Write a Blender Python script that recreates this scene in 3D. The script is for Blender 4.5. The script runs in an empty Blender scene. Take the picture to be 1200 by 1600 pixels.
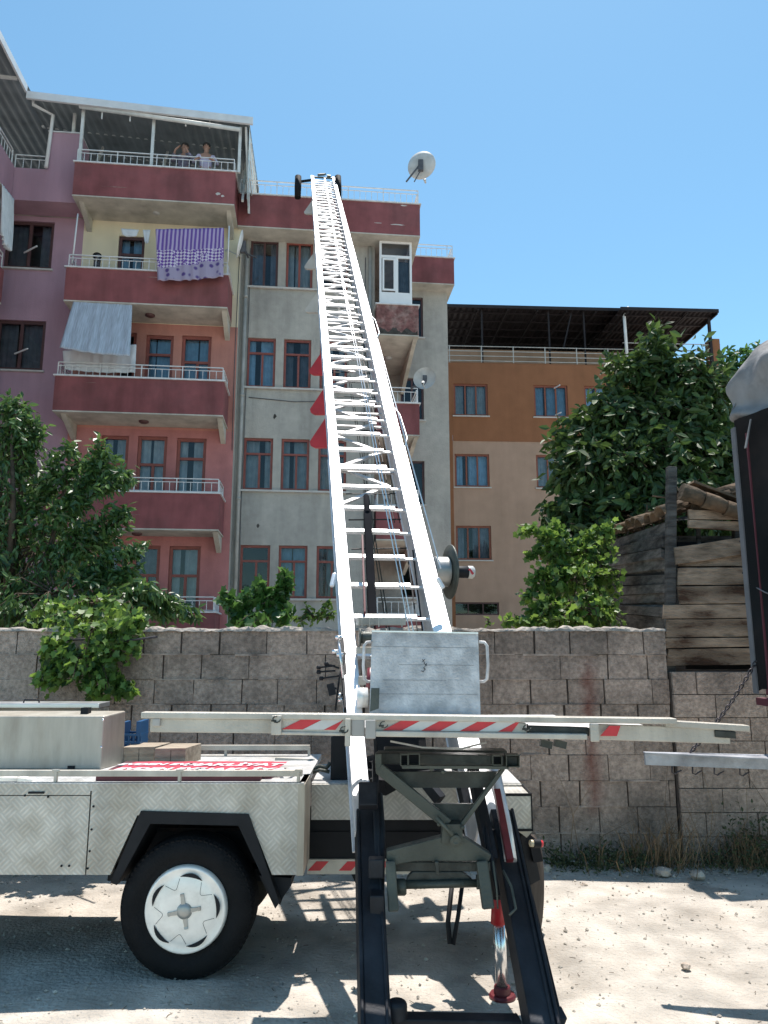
import bpy, bmesh, math, random
from mathutils import Vector, Matrix
import numpy as np
random.seed(7); rng = np.random.default_rng(7)
S = bpy.context.scene
C = S.collection
R = math.radians
# ------------------------------------------------------------------ camera, sky, sun, exposure
HCAM = 1.62; PITCH = R(10.2); FPX = 1155.0
cam = bpy.data.cameras.new("camera"); cob = bpy.data.objects.new("camera", cam); C.objects.link(cob)
cob.location = (0, 0, HCAM); cob.rotation_euler = (R(90) + PITCH, 0, 0)
cam.sensor_fit = 'VERTICAL'; cam.sensor_height = 36.0; cam.lens = 36.0 * FPX / 1600.0
cam.clip_start = 0.05; cam.clip_end = 3000
S.camera = cob
SUNV = Vector((0.09, 0.30, 1.0)).normalized()
W = bpy.data.worlds.new("World"); S.world = W; W.use_nodes = True
nt = W.node_tree; bg = nt.nodes['Background']
sky = nt.nodes.new('ShaderNodeTexSky'); sky.sky_type = 'NISHITA'; sky.sun_disc = False
sky.sun_elevation = math.asin(SUNV.z); sky.sun_rotation = math.atan2(SUNV.x, SUNV.y)
sky.air_density = 1.0; sky.dust_density = 0.6; sky.ozone_density = 1.6; sky.altitude = 900
tint = nt.nodes.new('ShaderNodeVectorMath'); tint.operation = 'MULTIPLY'; tint.inputs[1].default_value = (.79, 1.05, .97)
nt.links.new(sky.outputs[0], tint.inputs[0]); nt.links.new(tint.outputs[0], bg.inputs[0]); bg.inputs[1].default_value = 0.15
sl = bpy.data.lights.new("sun", 'SUN'); sl.energy = 4.8; sl.angle = R(0.5); sl.color = (1.0, 0.935, 0.87)
so = bpy.data.objects.new("sun", sl); C.objects.link(so)
so.rotation_euler = SUNV.to_track_quat('Z', 'Y').to_euler()
S.view_settings.view_transform = 'Standard'; S.view_settings.look = 'None'
S.view_settings.exposure = 0.55; S.view_settings.gamma = 1.0
S.render.engine = 'CYCLES'
S.cycles.max_bounces = 6; S.cycles.transparent_max_bounces = 12
try: S.cycles.use_denoising = True
except Exception: pass

# ------------------------------------------------------------------ measuring: a photo pixel -> a point on a real plane
CP, SP = math.cos(PITCH), math.sin(PITCH)
def ray(u, v):
    a = (u - 600) / FPX; b = (800 - v) / FPX
    return Vector((a, CP - b * SP, SP + b * CP))
def P(u, v, Y):
    d = ray(u, v); return Vector((0, 0, HCAM)) + d * (Y / d.y)
def PG(u, v, z=0.0):
    d = ray(u, v); return Vector((0, 0, HCAM)) + d * ((z - HCAM) / d.z)
class Frame:
    def __init__(s, ox, oy, ang):
        s.o = Vector((ox, oy, 0)); s.a = ang
        s.ex = Vector((math.cos(ang), math.sin(ang), 0)); s.ey = Vector((-math.sin(ang), math.cos(ang), 0))
    def F(s, u, v, y):
        d = ray(u, v); c = Vector((0, 0, HCAM)) - s.o
        t = (y - c.dot(s.ey)) / d.dot(s.ey); p = c + d * t
        return p.dot(s.ex), p.z
    def W(s, x, y, z): return s.o + s.ex * x + s.ey * y + Vector((0, 0, z))

# ------------------------------------------------------------------ materials
def mat(name, col, rough=.7, metal=0., var=.12, vs=3., bump=.0, bs=40., col2=None, spec=.5, detail=6., stretch=None, isl=0., c2s=None, c2t=(.45,.62), streak=0., sks=(1.8, 1.8, .22)):
    m = bpy.data.materials.new(name); m.use_nodes = True; t = m.node_tree; N = t.nodes; L = t.links
    b = N['Principled BSDF']; b.inputs['Roughness'].default_value = rough; b.inputs['Metallic'].default_value = metal
    b.inputs['Specular IOR Level'].default_value = spec
    tc = N.new('ShaderNodeTexCoord'); mp = N.new('ShaderNodeMapping'); L.new(tc.outputs['Object'], mp.inputs[0])
    if stretch: mp.inputs['Scale'].default_value = stretch
    n = N.new('ShaderNodeTexNoise'); n.inputs['Scale'].default_value = vs; n.inputs['Detail'].default_value = detail
    L.new(mp.outputs[0], n.inputs['Vector'])
    mr = N.new('ShaderNodeMapRange'); mr.inputs[1].default_value = .3; mr.inputs[2].default_value = .7
    mr.inputs[3].default_value = 1 - var; mr.inputs[4].default_value = 1 + var
    L.new(n.outputs[0], mr.inputs[0])
    mx = N.new('ShaderNodeVectorMath'); mx.operation = 'SCALE'
    last = mr.outputs[0]
    if isl:
        g = N.new('ShaderNodeNewGeometry'); r2 = N.new('ShaderNodeMapRange'); r2.inputs[3].default_value = 1 - isl; r2.inputs[4].default_value = 1 + isl
        L.new(g.outputs['Random Per Island'], r2.inputs[0]); mm = N.new('ShaderNodeMath'); mm.operation = 'MULTIPLY'
        L.new(last, mm.inputs[0]); L.new(r2.outputs[0], mm.inputs[1]); last = mm.outputs[0]
    if streak:
        m4 = N.new('ShaderNodeMapping'); m4.inputs['Scale'].default_value = sks; L.new(tc.outputs['Object'], m4.inputs[0])
        n4 = N.new('ShaderNodeTexNoise'); n4.inputs['Scale'].default_value = 1.; n4.inputs['Detail'].default_value = 9; n4.inputs['Roughness'].default_value = .6; L.new(m4.outputs[0], n4.inputs['Vector'])
        r4 = N.new('ShaderNodeMapRange'); r4.inputs[1].default_value = .42; r4.inputs[2].default_value = .68; r4.inputs[3].default_value = 1.06; r4.inputs[4].default_value = 1 - streak
        L.new(n4.outputs[0], r4.inputs[0]); mm = N.new('ShaderNodeMath'); mm.operation = 'MULTIPLY'; L.new(last, mm.inputs[0]); L.new(r4.outputs[0], mm.inputs[1]); last = mm.outputs[0]
    if col2:
        n2 = N.new('ShaderNodeTexNoise'); n2.inputs['Scale'].default_value = c2s or vs * .35; n2.inputs['Detail'].default_value = 8
        n2.inputs['Roughness'].default_value = .65
        L.new(mp.outputs[0], n2.inputs['Vector'])
        cr = N.new('ShaderNodeValToRGB'); cr.color_ramp.elements[0].position = c2t[0]; cr.color_ramp.elements[1].position = c2t[1]
        cr.color_ramp.elements[0].color = (*col, 1); cr.color_ramp.elements[1].color = (*col2, 1)
        L.new(n2.outputs[0], cr.inputs[0]); L.new(cr.outputs[0], mx.inputs[0])
    else: mx.inputs[0].default_value = col
    L.new(last, mx.inputs['Scale']); L.new(mx.outputs[0], b.inputs['Base Color'])
    if bump:
        n3 = N.new('ShaderNodeTexNoise'); n3.inputs['Scale'].default_value = bs; n3.inputs['Detail'].default_value = 5
        L.new(mp.outputs[0], n3.inputs['Vector'])
        bp = N.new('ShaderNodeBump'); bp.inputs['Strength'].default_value = bump; bp.inputs['Distance'].default_value = .02
        L.new(n3.outputs[0], bp.inputs['Height']); L.new(bp.outputs[0], b.inputs['Normal'])
    if metal > .4:
        rr = N.new('ShaderNodeMapRange'); rr.inputs[3].default_value = max(.05, rough - .1); rr.inputs[4].default_value = rough + .12
        L.new(n.outputs[0], rr.inputs[0]); L.new(rr.outputs[0], b.inputs['Roughness'])
    return m
def leafmat(name, c, c2, trans=.35, rough=.42):
    m = bpy.data.materials.new(name); m.use_nodes = True; t = m.node_tree; N = t.nodes; L = t.links
    b = N['Principled BSDF']; b.inputs['Roughness'].default_value = rough; b.inputs['Specular IOR Level'].default_value = .6
    g = N.new('ShaderNodeNewGeometry'); cr = N.new('ShaderNodeValToRGB')
    cr.color_ramp.elements[0].color = (*c, 1); cr.color_ramp.elements[1].color = (*c2, 1)
    L.new(g.outputs['Random Per Island'], cr.inputs[0]); L.new(cr.outputs[0], b.inputs['Base Color'])
    tr = N.new('ShaderNodeBsdfTranslucent'); hs = N.new('ShaderNodeHueSaturation'); hs.inputs['Value'].default_value = 1.7
    hs.inputs['Hue'].default_value = .48
    L.new(cr.outputs[0], hs.inputs['Color']); L.new(hs.outputs[0], tr.inputs[0])
    ms = N.new('ShaderNodeMixShader'); ms.inputs[0].default_value = trans
    L.new(b.outputs[0], ms.inputs[1]); L.new(tr.outputs[0], ms.inputs[2]); L.new(ms.outputs[0], N['Material Output'].inputs[0])
    return m
def glassmat(name, tint=(.75, .82, .85), ior=1.6):
    m = bpy.data.materials.new(name); m.use_nodes = True; t = m.node_tree; N = t.nodes; L = t.links
    N.remove(N['Principled BSDF'])
    g = N.new('ShaderNodeBsdfGlossy'); g.inputs['Roughness'].default_value = .03; tr = N.new('ShaderNodeBsdfTransparent'); tr.inputs[0].default_value = (*tint, 1)
    f = N.new('ShaderNodeFresnel'); f.inputs[0].default_value = ior; ms = N.new('ShaderNodeMixShader')
    nz = N.new('ShaderNodeTexNoise'); nz.inputs['Scale'].default_value = 1.3; bp = N.new('ShaderNodeBump'); bp.inputs['Strength'].default_value = .06; bp.inputs['Distance'].default_value = .1
    L.new(nz.outputs[0], bp.inputs['Height']); L.new(bp.outputs[0], g.inputs['Normal'])
    L.new(f.outputs[0], ms.inputs[0]); L.new(tr.outputs[0], ms.inputs[1]); L.new(g.outputs[0], ms.inputs[2]); L.new(ms.outputs[0], N['Material Output'].inputs[0])
    return m
def plate_mat(name, col, rough, metal, scale=17, strength=.55, flip=False):
    """five-bar tread plate: dashes turned alternately, as bump and a little polish"""
    m = mat(name, col, rough, metal, .16, 6, col2=tuple(c * q for c, q in zip(col, (.74, .71, .66))), c2s=2.2, streak=.16, sks=(6, 6, 1.0))
    t = m.node_tree; N = t.nodes; L = t.links; b = N['Principled BSDF']
    tc = N.new('ShaderNodeTexCoord'); mp = N.new('ShaderNodeMapping'); mp.inputs['Rotation'].default_value = (R(90) if not flip else 0, 0, R(45)) if flip else (0, R(45), 0)
    L.new(tc.outputs['Object'], mp.inputs[0])
    sp = N.new('ShaderNodeSeparateXYZ'); L.new(mp.outputs[0], sp.inputs[0])
    a = sp.outputs[0]; c = sp.outputs[1] if flip else sp.outputs[2]
    def mth(op, x, y=None):
        k = N.new('ShaderNodeMath'); k.operation = op
        for i, q in enumerate((x, y)):
            if q is None: continue
            if isinstance(q, (int, float)): k.inputs[i].default_value = q
            else: L.new(q, k.inputs[i])
        return k.outputs[0]
    sa = mth('MULTIPLY', a, scale); sc = mth('MULTIPLY', c, scale)
    fa = mth('FLOOR', sa); fc = mth('FLOOR', sc); par = mth('MODULO', mth('ABSOLUTE', mth('ADD', fa, fc)), 2.0)
    def bars(q): return mth('POWER', mth('ABSOLUTE', mth('SINE', mth('MULTIPLY', q, math.pi * 3))), 3.0)
    def win(q): return mth('POWER', mth('ABSOLUTE', mth('SINE', mth('MULTIPLY', q, math.pi))), .4)
    h1 = mth('MULTIPLY', bars(sa), win(sc)); h2 = mth('MULTIPLY', bars(sc), win(sa))
    h = mth('ADD', mth('MULTIPLY', h1, par), mth('MULTIPLY', h2, mth('SUBTRACT', 1.0, par)))
    bp = N.new('ShaderNodeBump'); bp.inputs['Strength'].default_value = strength; bp.inputs['Distance'].default_value = .004
    L.new(h, bp.inputs['Height']); L.new(bp.outputs[0], b.inputs['Normal'])
    src = b.inputs['Base Color'].links[0].from_socket
    sc2 = N.new('ShaderNodeVectorMath'); sc2.operation = 'SCALE'; L.new(src, sc2.inputs[0])
    mr = N.new('ShaderNodeMapRange'); mr.inputs[3].default_value = .9; mr.inputs[4].default_value = 1.14; L.new(h, mr.inputs[0])
    L.new(mr.outputs[0], sc2.inputs['Scale']); L.new(sc2.outputs[0], b.inputs['Base Color'])
    return m
M = {}
M['ground'] = mat('dusty_ground', (.49, .45, .395), .95, 0, .28, 3.5, 1., 45, col2=(.39, .35, .30), c2s=1.3, spec=.2, detail=12)
M['block'] = mat('concrete_block', (.48, .37, .305), .95, 0, .30, 34, 1., 70, col2=(.27, .215, .18), c2s=1.6, spec=.1, isl=.14, streak=.14)
M['mortar'] = mat('mortar', (.48, .38, .32), .95, 0, .3, 9, .9, 30, col2=(.20, .16, .14), spec=.15)
M['jointdark'] = mat('old_joint', (.10, .08, .068), .95, 0, .4, 9, .5, 30, spec=.1)
M['coping'] = mat('mortar_top', (.38, .34, .30), .95, 0, .3, 12, .9, 30, spec=.15)
M['rust'] = mat('rust_stain', (.17, .085, .062), .95, 0, .3, 14, .5, 60, spec=.1)
M['greywall'] = mat('grey_render', (.43, .405, .365), .9, 0, .07, 6, .5, 22, col2=(.33, .31, .285), c2s=.8, spec=.2, c2t=(.42, .75), streak=0.22)
M['pinkwall'] = mat('mauve_paint', (.40, .255, .31), .88, 0, .07, 2, .3, 30, col2=(.36, .22, .27), c2s=.5, spec=.2, streak=0.13)
M['salmon'] = mat('salmon_paint', (.50, .23, .185), .88, 0, .07, 2, .3, 30, col2=(.44, .20, .165), c2s=.6, spec=.2, streak=0.13)
M['salmonpink'] = mat('faded_pink_paint', (.48, .20, .19), .88, 0, .07, 2, .3, 30, col2=(.40, .165, .16), c2s=.6, spec=.2, streak=0.16)
M['cream'] = mat('cream_paint', (.70, .62, .45), .88, 0, .05, 2, .2, 30, spec=.2, streak=.06)
M['band'] = mat('brick_red_paint', (.25, .085, .088), .85, 0, .12, 3, .3, 30, col2=(.205, .078, .08), c2s=.9, spec=.25, streak=0.26)
M['bandold'] = mat('peeling_red_paint', (.20, .095, .088), .9, 0, .4, 9, .8, 30, col2=(.30, .20, .18), c2s=3, spec=.2)
M['soot'] = mat('damp_stain', (.07, .065, .06), .95, 0, .4, 8, .5, 30, spec=.1)
M['soffit'] = mat('soffit_paint', (.50, .47, .41), .9, 0, .12, 3, .3, 30, spec=.2, streak=0.25)
M['white'] = mat('white_paint', (.74, .74, .73), .5, 0, .06, 5, spec=.4)
M['rail'] = mat('white_railing', (.66, .66, .66), .5, 0, .12, 9, spec=.4)
M['pvc'] = mat('white_pvc', (.78, .78, .78), .35, 0, .04, 4, spec=.5)
M['redframe'] = mat('red_brown_frame', (.24, .068, .052), .5, 0, .15, 8, spec=.4)
M['darkframe'] = mat('dark_brown_frame', (.085, .04, .04), .5, 0, .15, 8, spec=.4)
M['sill'] = mat('stone_sill', (.52, .49, .46), .7, 0, .1, 8, spec=.3)
M['glass'] = glassmat('window_glass')
M['dark'] = mat('interior_shade', (.025, .025, .028), .9, 0, .1, 3, spec=.1)  # near-black colour stands in for the shade inside rooms and shed
M['curtain'] = mat('net_curtain', (.36, .39, .42), .9, 0, .15, 6, spec=.1)
M['curtainblue'] = mat('blue_curtain', (.22, .35, .48), .9, 0, .15, 6, spec=.1)
M['curtaindark'] = mat('dark_curtain', (.13, .14, .17), .9, 0, .2, 6, spec=.1)
M['pipe'] = mat('pvc_pipe', (.42, .40, .37), .6, 0, .15, 4, spec=.3)
M['sheet'] = mat('corrugated_sheet', (.48, .50, .46), .5, .1, .15, 2, spec=.4)
M['sheetdark'] = mat('roof_sheet', (.20, .225, .24), .5, .1, .2, 2, spec=.3)
M['fascia'] = mat('fascia_metal', (.62, .63, .64), .5, 0, .1, 3, spec=.4)
M['steelwhite'] = mat('painted_steel', (.58, .59, .58), .5, 0, .15, 5, spec=.4)
M['dish'] = mat('dish_grey', (.50, .50, .49), .6, 0, .12, 5, col2=(.42, .41, .39), spec=.3)
M['dishdark'] = mat('dish_bracket', (.09, .09, .10), .6, .2, .2, 9)
M['orange'] = mat('orange_render', (.265, .115, .058), .9, 0, .07, 2, .3, 30, col2=(.24, .105, .052), c2s=.4, spec=.2, streak=.06)
M['beige'] = mat('beige_render', (.40, .265, .195), .9, 0, .06, 2, .3, 30, col2=(.36, .24, .175), c2s=.4, spec=.2, streak=.06)
M['brownroof'] = mat('brown_metal_roof', (.02, .016, .018), .7, .0, .25, 4, spec=.3)
M['orangewood'] = mat('orange_brown_frame', (.22, .065, .035), .5, 0, .15, 8, spec=.4)
M['alu'] = mat('aluminium', (.80, .80, .80), .33, .95, .08, 8)
M['alurail'] = mat('aluminium_rail', (.84, .84, .85), .44, .60, .10, 10, .04, 60, col2=(.66, .66, .67), c2s=7, c2t=(.5, .72))
M['alulattice'] = mat('dull_lattice', (.50, .50, .51), .55, .4, .2, 12, .1, 60, col2=(.34, .34, .35), c2s=9)
M['aludull'] = mat('weathered_aluminium', (.62, .60, .58), .6, .3, .22, 14, .35, 80, col2=(.47, .46, .45), c2s=5, streak=.12, sks=(9, 9, 1.2))
M['alupanel'] = mat('aluminium_sheet', (.45, .42, .36), .5, .4, .10, 3, .12, 20, col2=(.38, .34, .28), c2s=1.2, stretch=(3, 3, 1), streak=.16, sks=(9, 9, 1.2))
M['alubar'] = mat('platform_aluminium', (.56, .52, .45), .5, .25, .14, 16, .2, 90, col2=(.42, .385, .33), c2s=4, streak=.14, sks=(9, 9, 1.2))
M['plate'] = plate_mat('tread_plate_side', (.55, .53, .485), .5, .45, strength=.32)
M['platetop'] = plate_mat('tread_plate_top', (.60, .60, .59), .45, .35, flip=True)
M['steeldark'] = mat('dark_olive_steel', (.032, .036, .031), .5, .2, .3, 12, .2, 80, col2=(.048, .052, .045), c2s=6)
M['steelolive'] = mat('olive_steel', (.085, .092, .075), .5, .2, .35, 12, .2, 80, col2=(.05, .055, .045), c2s=6)
M['black'] = mat('black_metal', (.013, .014, .017), .62, .0, .3, 7, spec=.25)
M['blackmatt'] = mat('matt_black', (.006, .007, .010), .9, 0, .3, 7, spec=.08)
M['darkshadedbeam'] = mat('dark_and_shaded_beam', (.012, .013, .017), .55, .0, .35, 5, .1, 60, col2=(.026, .03, .038), c2s=3, spec=.3)  # lower rails' platform shade put into the colour; dark struts share it
M['rubber'] = mat('tyre_rubber', (.009, .009, .010), .75, 0, .3, 9, .3, 90, spec=.2)
M['rubberdust'] = mat('dusty_rubber', (.06, .048, .040), .9, 0, .3, 9, .3, 60, spec=.2)
M['chrome'] = mat('chrome', (.80, .80, .80), .22, .9, .05, 9)
M['hub'] = mat('hub_white', (.95, .92, .86), .38, .25, .08, 12, col2=(.80, .77, .71), c2s=14, c2t=(.5, .75), spec=.4)
M['silver'] = mat('hub_silver', (.42, .42, .40), .4, .6, .15, 12)
M['red'] = mat('red_paint', (.42, .015, .022), .4, 0, .15, 9, spec=.5)
M['darkred'] = mat('dark_red_paint', (.13, .018, .024), .4, 0, .3, 9, spec=.5)
M['redsticker'] = mat('reflective_red', (.60, .035, .045), .45, 0, .1, 15, spec=.5)
M['whitesticker'] = mat('reflective_white', (.60, .59, .56), .45, 0, .1, 15, spec=.5)
M['maroon'] = mat('maroon_board', (.10, .022, .032), .6, 0, .2, 9)
M['banner'] = mat('red_banner', (.52, .05, .085), .5, 0, .1, 9)
M['bannerwhite'] = mat('banner_lettering', (.78, .76, .75), .5, 0, .04, 9)
M['bluecrate'] = mat('blue_plastic', (.015, .09, .22), .4, 0, .15, 9)
M['wood'] = mat('sawn_timber', (.40, .33, .25), .85, 0, .25, 6, .5, 30, col2=(.28, .22, .16), stretch=(1, 6, 6))
M['board'] = mat('weathered_board', (.30, .225, .165), .9, 0, .45, 6, .8, 20, col2=(.055, .032, .022), c2s=1.5, stretch=(1.2, 1, 4), isl=.3, spec=.12, c2t=(.46, .60))
M['boardgrey'] = mat('grey_board', (.115, .108, .10), .9, 0, .4, 5, .7, 14, col2=(.045, .04, .038), c2s=1.4, stretch=(1, 1, 6), isl=.25, spec=.15)
M['tile'] = mat('clay_tile', (.17, .115, .075), .9, 0, .4, 7, .8, 24, col2=(.07, .055, .04), c2s=3, spec=.15, isl=.2)
M['tarp'] = mat('grey_tarpaulin', (.21, .21, .215), .7, 0, .2, 4, .6, 9, col2=(.13, .13, .135), c2s=2.5, spec=.25, streak=.2, sks=(7, 7, 2))
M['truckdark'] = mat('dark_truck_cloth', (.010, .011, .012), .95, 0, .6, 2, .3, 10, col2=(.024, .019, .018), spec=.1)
M['strap'] = mat('grey_strap', (.14, .14, .15), .8, 0, .15, 9)
M['chain'] = mat('chain_steel', (.07, .06, .065), .5, .5, .3, 20)
M['gate'] = mat('galvanised_gate', (.42, .43, .46), .5, .4, .25, 9, .3, 50, col2=(.3, .31, .34), c2s=5)
M['bark'] = mat('tree_bark', (.10, .075, .055), .95, 0, .3, 9, .8, 30, spec=.1)
M['leafdark'] = leafmat('cherry_leaf', (.018, .055, .013), (.095, .185, .05), .30, .42)
M['leafwalnut'] = leafmat('walnut_leaf', (.016, .042, .009), (.070, .130, .030), .26, .6)
M['leafbright'] = leafmat('vine_leaf', (.022, .065, .014), (.17, .30, .055), .38, .5)
M['leafmulb'] = leafmat('mulberry_leaf', (.028, .085, .018), (.065, .16, .035), .35)
M['dry'] = mat('dry_grass', (.20, .135, .08), .95, 0, .2, 5, spec=.1, isl=.5)
M['weedgreen'] = leafmat('weed_green', (.03, .05, .018), (.08, .10, .04), .25, .7)
M['gravelm'] = mat('gravel_stone', (.43, .385, .33), .95, 0, .3, 9, .5, 30, spec=.15, isl=.28)
M['stone'] = mat('field_stone', (.35, .29, .24), .95, 0, .3, 9, .8, 30, spec=.15, isl=.4)
M['skin'] = mat('skin', (.32, .18, .13), .6, 0, .05, 9)
M['hair'] = mat('dark_hair', (.02, .017, .015), .7, 0, .2, 20)
M['shirt'] = mat('lilac_shirt', (.50, .44, .56), .85, 0, .08, 9)
M['darkshirt'] = mat('dark_patterned_shirt', (.10, .09, .12), .85, 0, .3, 20, col2=(.26, .22, .28), c2s=14)
M['trousers'] = mat('dark_trousers', (.03, .04, .07), .85, 0, .2, 9)
M['whitecloth'] = mat('white_cloth', (.62, .64, .66), .9, 0, .08, 5)
M['awncloth'] = mat('striped_awning', (.40, .45, .52), .85, 0, .25, 9, stretch=(6, 1, .2))
M['amber'] = mat('lamp_lens_cream', (.60, .52, .36), .3, 0, .05, 9)

def stain(m, cx, z0, z1):
    t = m.node_tree; N = t.nodes; L = t.links; b = N['Principled BSDF']; tc = N.new('ShaderNodeTexCoord'); sp = N.new('ShaderNodeSeparateXYZ'); L.new(tc.outputs['Object'], sp.inputs[0])
    n = N.new('ShaderNodeTexNoise'); n.inputs['Scale'].default_value = 5; n.inputs['Detail'].default_value = 8; L.new(tc.outputs['Object'], n.inputs['Vector'])
    def mt(op, x, y, c=False):
        k = N.new('ShaderNodeMath'); k.operation = op; k.use_clamp = c
        for i, q in enumerate((x, y)):
            if isinstance(q, (int, float)): k.inputs[i].default_value = q
            else: L.new(q, k.inputs[i])
        return k.outputs[0]
    d = mt('ABSOLUTE', mt('ADD', mt('SUBTRACT', sp.outputs[0], cx), mt('MULTIPLY', mt('SUBTRACT', n.outputs[0], .5), .16)), 0)
    f = mt('SUBTRACT', 1.0, mt('MULTIPLY', d, 11.0), True)
    fz = mt('MULTIPLY', mt('MULTIPLY', mt('SUBTRACT', sp.outputs[2], z0), 6.0, True), mt('MULTIPLY', mt('SUBTRACT', z1, sp.outputs[2]), 6.0, True), True)
    f = mt('MULTIPLY', mt('MULTIPLY', f, fz), mt('MULTIPLY', n.outputs[0], 1.25, True))
    src = b.inputs['Base Color'].links[0].from_socket; mx = N.new('ShaderNodeMix'); mx.data_type = 'RGBA'
    L.new(f, mx.inputs[0]); L.new(src, mx.inputs[6]); mx.inputs[7].default_value = (.20, .06, .045, 1); L.new(mx.outputs[2], b.inputs['Base Color'])
stain(M['block'], P(922, 1100, 6.03).x, .30, 1.55); stain(M['mortar'], P(922, 1100, 6.03).x, .30, 1.55)
# ------------------------------------------------------------------ mesh builder
class MB:
    def __init__(s): s.v = []; s.f = []; s.m = []; s.sm = []
    def add(s, vs, fs, mi=0, smooth=False):
        o = len(s.v); s.v += [tuple(p) for p in vs]
        for f in fs: s.f.append([i + o for i in f]); s.m.append(mi); s.sm.append(smooth)
    def quad(s, a, b, c, d, mi=0): s.add([a, b, c, d], [(0, 1, 2, 3)], mi)
    def hexa(s, p, mi=0): s.add(p, [(0, 3, 2, 1), (4, 5, 6, 7), (0, 1, 5, 4), (1, 2, 6, 5), (2, 3, 7, 6), (3, 0, 4, 7)], mi)
    def box(s, x0, x1, y0, y1, z0, z1, mi=0):
        s.hexa([(x0, y0, z0), (x1, y0, z0), (x1, y1, z0), (x0, y1, z0), (x0, y0, z1), (x1, y0, z1), (x1, y1, z1), (x0, y1, z1)], mi)
    def beam(s, a, b, w, h, up=(0, 0, 1), mi=0, w2=None, h2=None):
        a = Vector(a); b = Vector(b); d = (b - a).normalized(); up = Vector(up)
        if abs(d.dot(up.normalized())) > .98: up = Vector((0, 1, 0)) if abs(d.y) < .9 else Vector((1, 0, 0))
        r = d.cross(up).normalized(); n = r.cross(d).normalized()
        w2 = w if w2 is None else w2; h2 = h if h2 is None else h2
        q = []
        for c, ww, hh in ((a, w, h), (b, w2, h2)):
            q += [c - r * ww / 2 - n * hh / 2, c + r * ww / 2 - n * hh / 2, c + r * ww / 2 + n * hh / 2, c - r * ww / 2 + n * hh / 2]
        s.hexa(q, mi)
    def tube(s, pts, r, n=8, mi=0, caps=True, smooth=True):
        pts = [Vector(p) for p in pts]; k = len(pts)
        rr = r if isinstance(r, (list, tuple)) else [r] * k
        base = len(s.v); ref = Vector((0, 0, 1)); prev = None
        for i, p in enumerate(pts):
            d = (pts[min(i + 1, k - 1)] - pts[max(i - 1, 0)]).normalized()
            if prev is None:
                a = d.cross(ref if abs(d.z) < .9 else Vector((1, 0, 0))).normalized()
            else: a = (prev - d * prev.dot(d)).normalized()
            prev = a; b = d.cross(a)
            for j in range(n):
                t = 2 * math.pi * j / n; s.v.append(tuple(p + (a * math.cos(t) + b * math.sin(t)) * rr[i]))
        for i in range(k - 1):
            for j in range(n):
                j2 = (j + 1) % n
                s.f.append([base + i * n + j, base + i * n + j2, base + (i + 1) * n + j2, base + (i + 1) * n + j]); s.m.append(mi); s.sm.append(smooth)
        if caps:
            s.f.append([base + j for j in range(n)][::-1]); s.m.append(mi); s.sm.append(False)
            s.f.append([base + (k - 1) * n + j for j in range(n)]); s.m.append(mi); s.sm.append(False)
    def lathe(s, c, axis, prof, n=32, mi=0, smooth=True, sx=1.0):
        """prof = [(offset along axis, radius)]"""
        c = Vector(c); ax = Vector(axis).normalized(); a = ax.orthogonal().normalized(); b = ax.cross(a); base = len(s.v)
        for (o, r) in prof:
            for j in range(n):
                t = 2 * math.pi * j / n; s.v.append(tuple(c + ax * o + (a * math.cos(t) + b * math.sin(t)) * max(r, 1e-4)))
        for i in range(len(prof) - 1):
            for j in range(n):
                j2 = (j + 1) % n
                s.f.append([base + i * n + j, base + i * n + j2, base + (i + 1) * n + j2, base + (i + 1) * n + j]); s.m.append(mi); s.sm.append(smooth)
    def prism(s, pts, off, mi=0):
        k = len(pts); o = Vector(off); b = [Vector(p) + o for p in pts]
        s.add([*map(Vector, pts), *b], [list(range(k))[::-1], list(range(k, 2 * k))] + [(i, (i + 1) % k, k + (i + 1) % k, k + i) for i in range(k)], mi)
    def build(s, name, mats, parent=None, bevel=0):
        me = bpy.data.meshes.new(name); me.from_pydata(s.v, [], s.f)
        if not isinstance(mats, (list, tuple)): mats = [mats]
        for m in mats: me.materials.append(M[m] if isinstance(m, str) else m)
        me.polygons.foreach_set('material_index', s.m); me.polygons.foreach_set('use_smooth', s.sm); me.update()
        bm = bmesh.new(); bm.from_mesh(me); bmesh.ops.recalc_face_normals(bm, faces=bm.faces); bm.to_mesh(me); bm.free()
        ob = bpy.data.objects.new(name, me); C.objects.link(ob)
        if parent is not None: ob.parent = parent
        if bevel:
            bv = ob.modifiers.new('bevel', 'BEVEL'); bv.width = bevel; bv.segments = 2; bv.limit_method = 'ANGLE'
        return ob
def tag(o, label=None, cat=None, group=None, kind=None):
    if label: o['label'] = label
    if cat: o['category'] = cat
    if group: o['group'] = group
    if kind: o['kind'] = kind
    return o
def thing(name, loc, label, cat, rz=0., group=None):
    o = bpy.data.objects.new(name, None); C.objects.link(o); o.location = loc; o.rotation_euler = (0, 0, rz); o.empty_display_size = .3
    return tag(o, label, cat, group)
class WB(MB):
    """builder in world coordinates for a thing placed at loc (parent empty without rotation)"""
    def __init__(s, root): super().__init__(); s.root = root
    def done(s, name, mats, bevel=0, parent=None):
        l = s.root.location; s.v = [(a - l.x, b - l.y, c - l.z) for a, b, c in s.v]
        return s.build(name, mats, parent or s.root, bevel)

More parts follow.
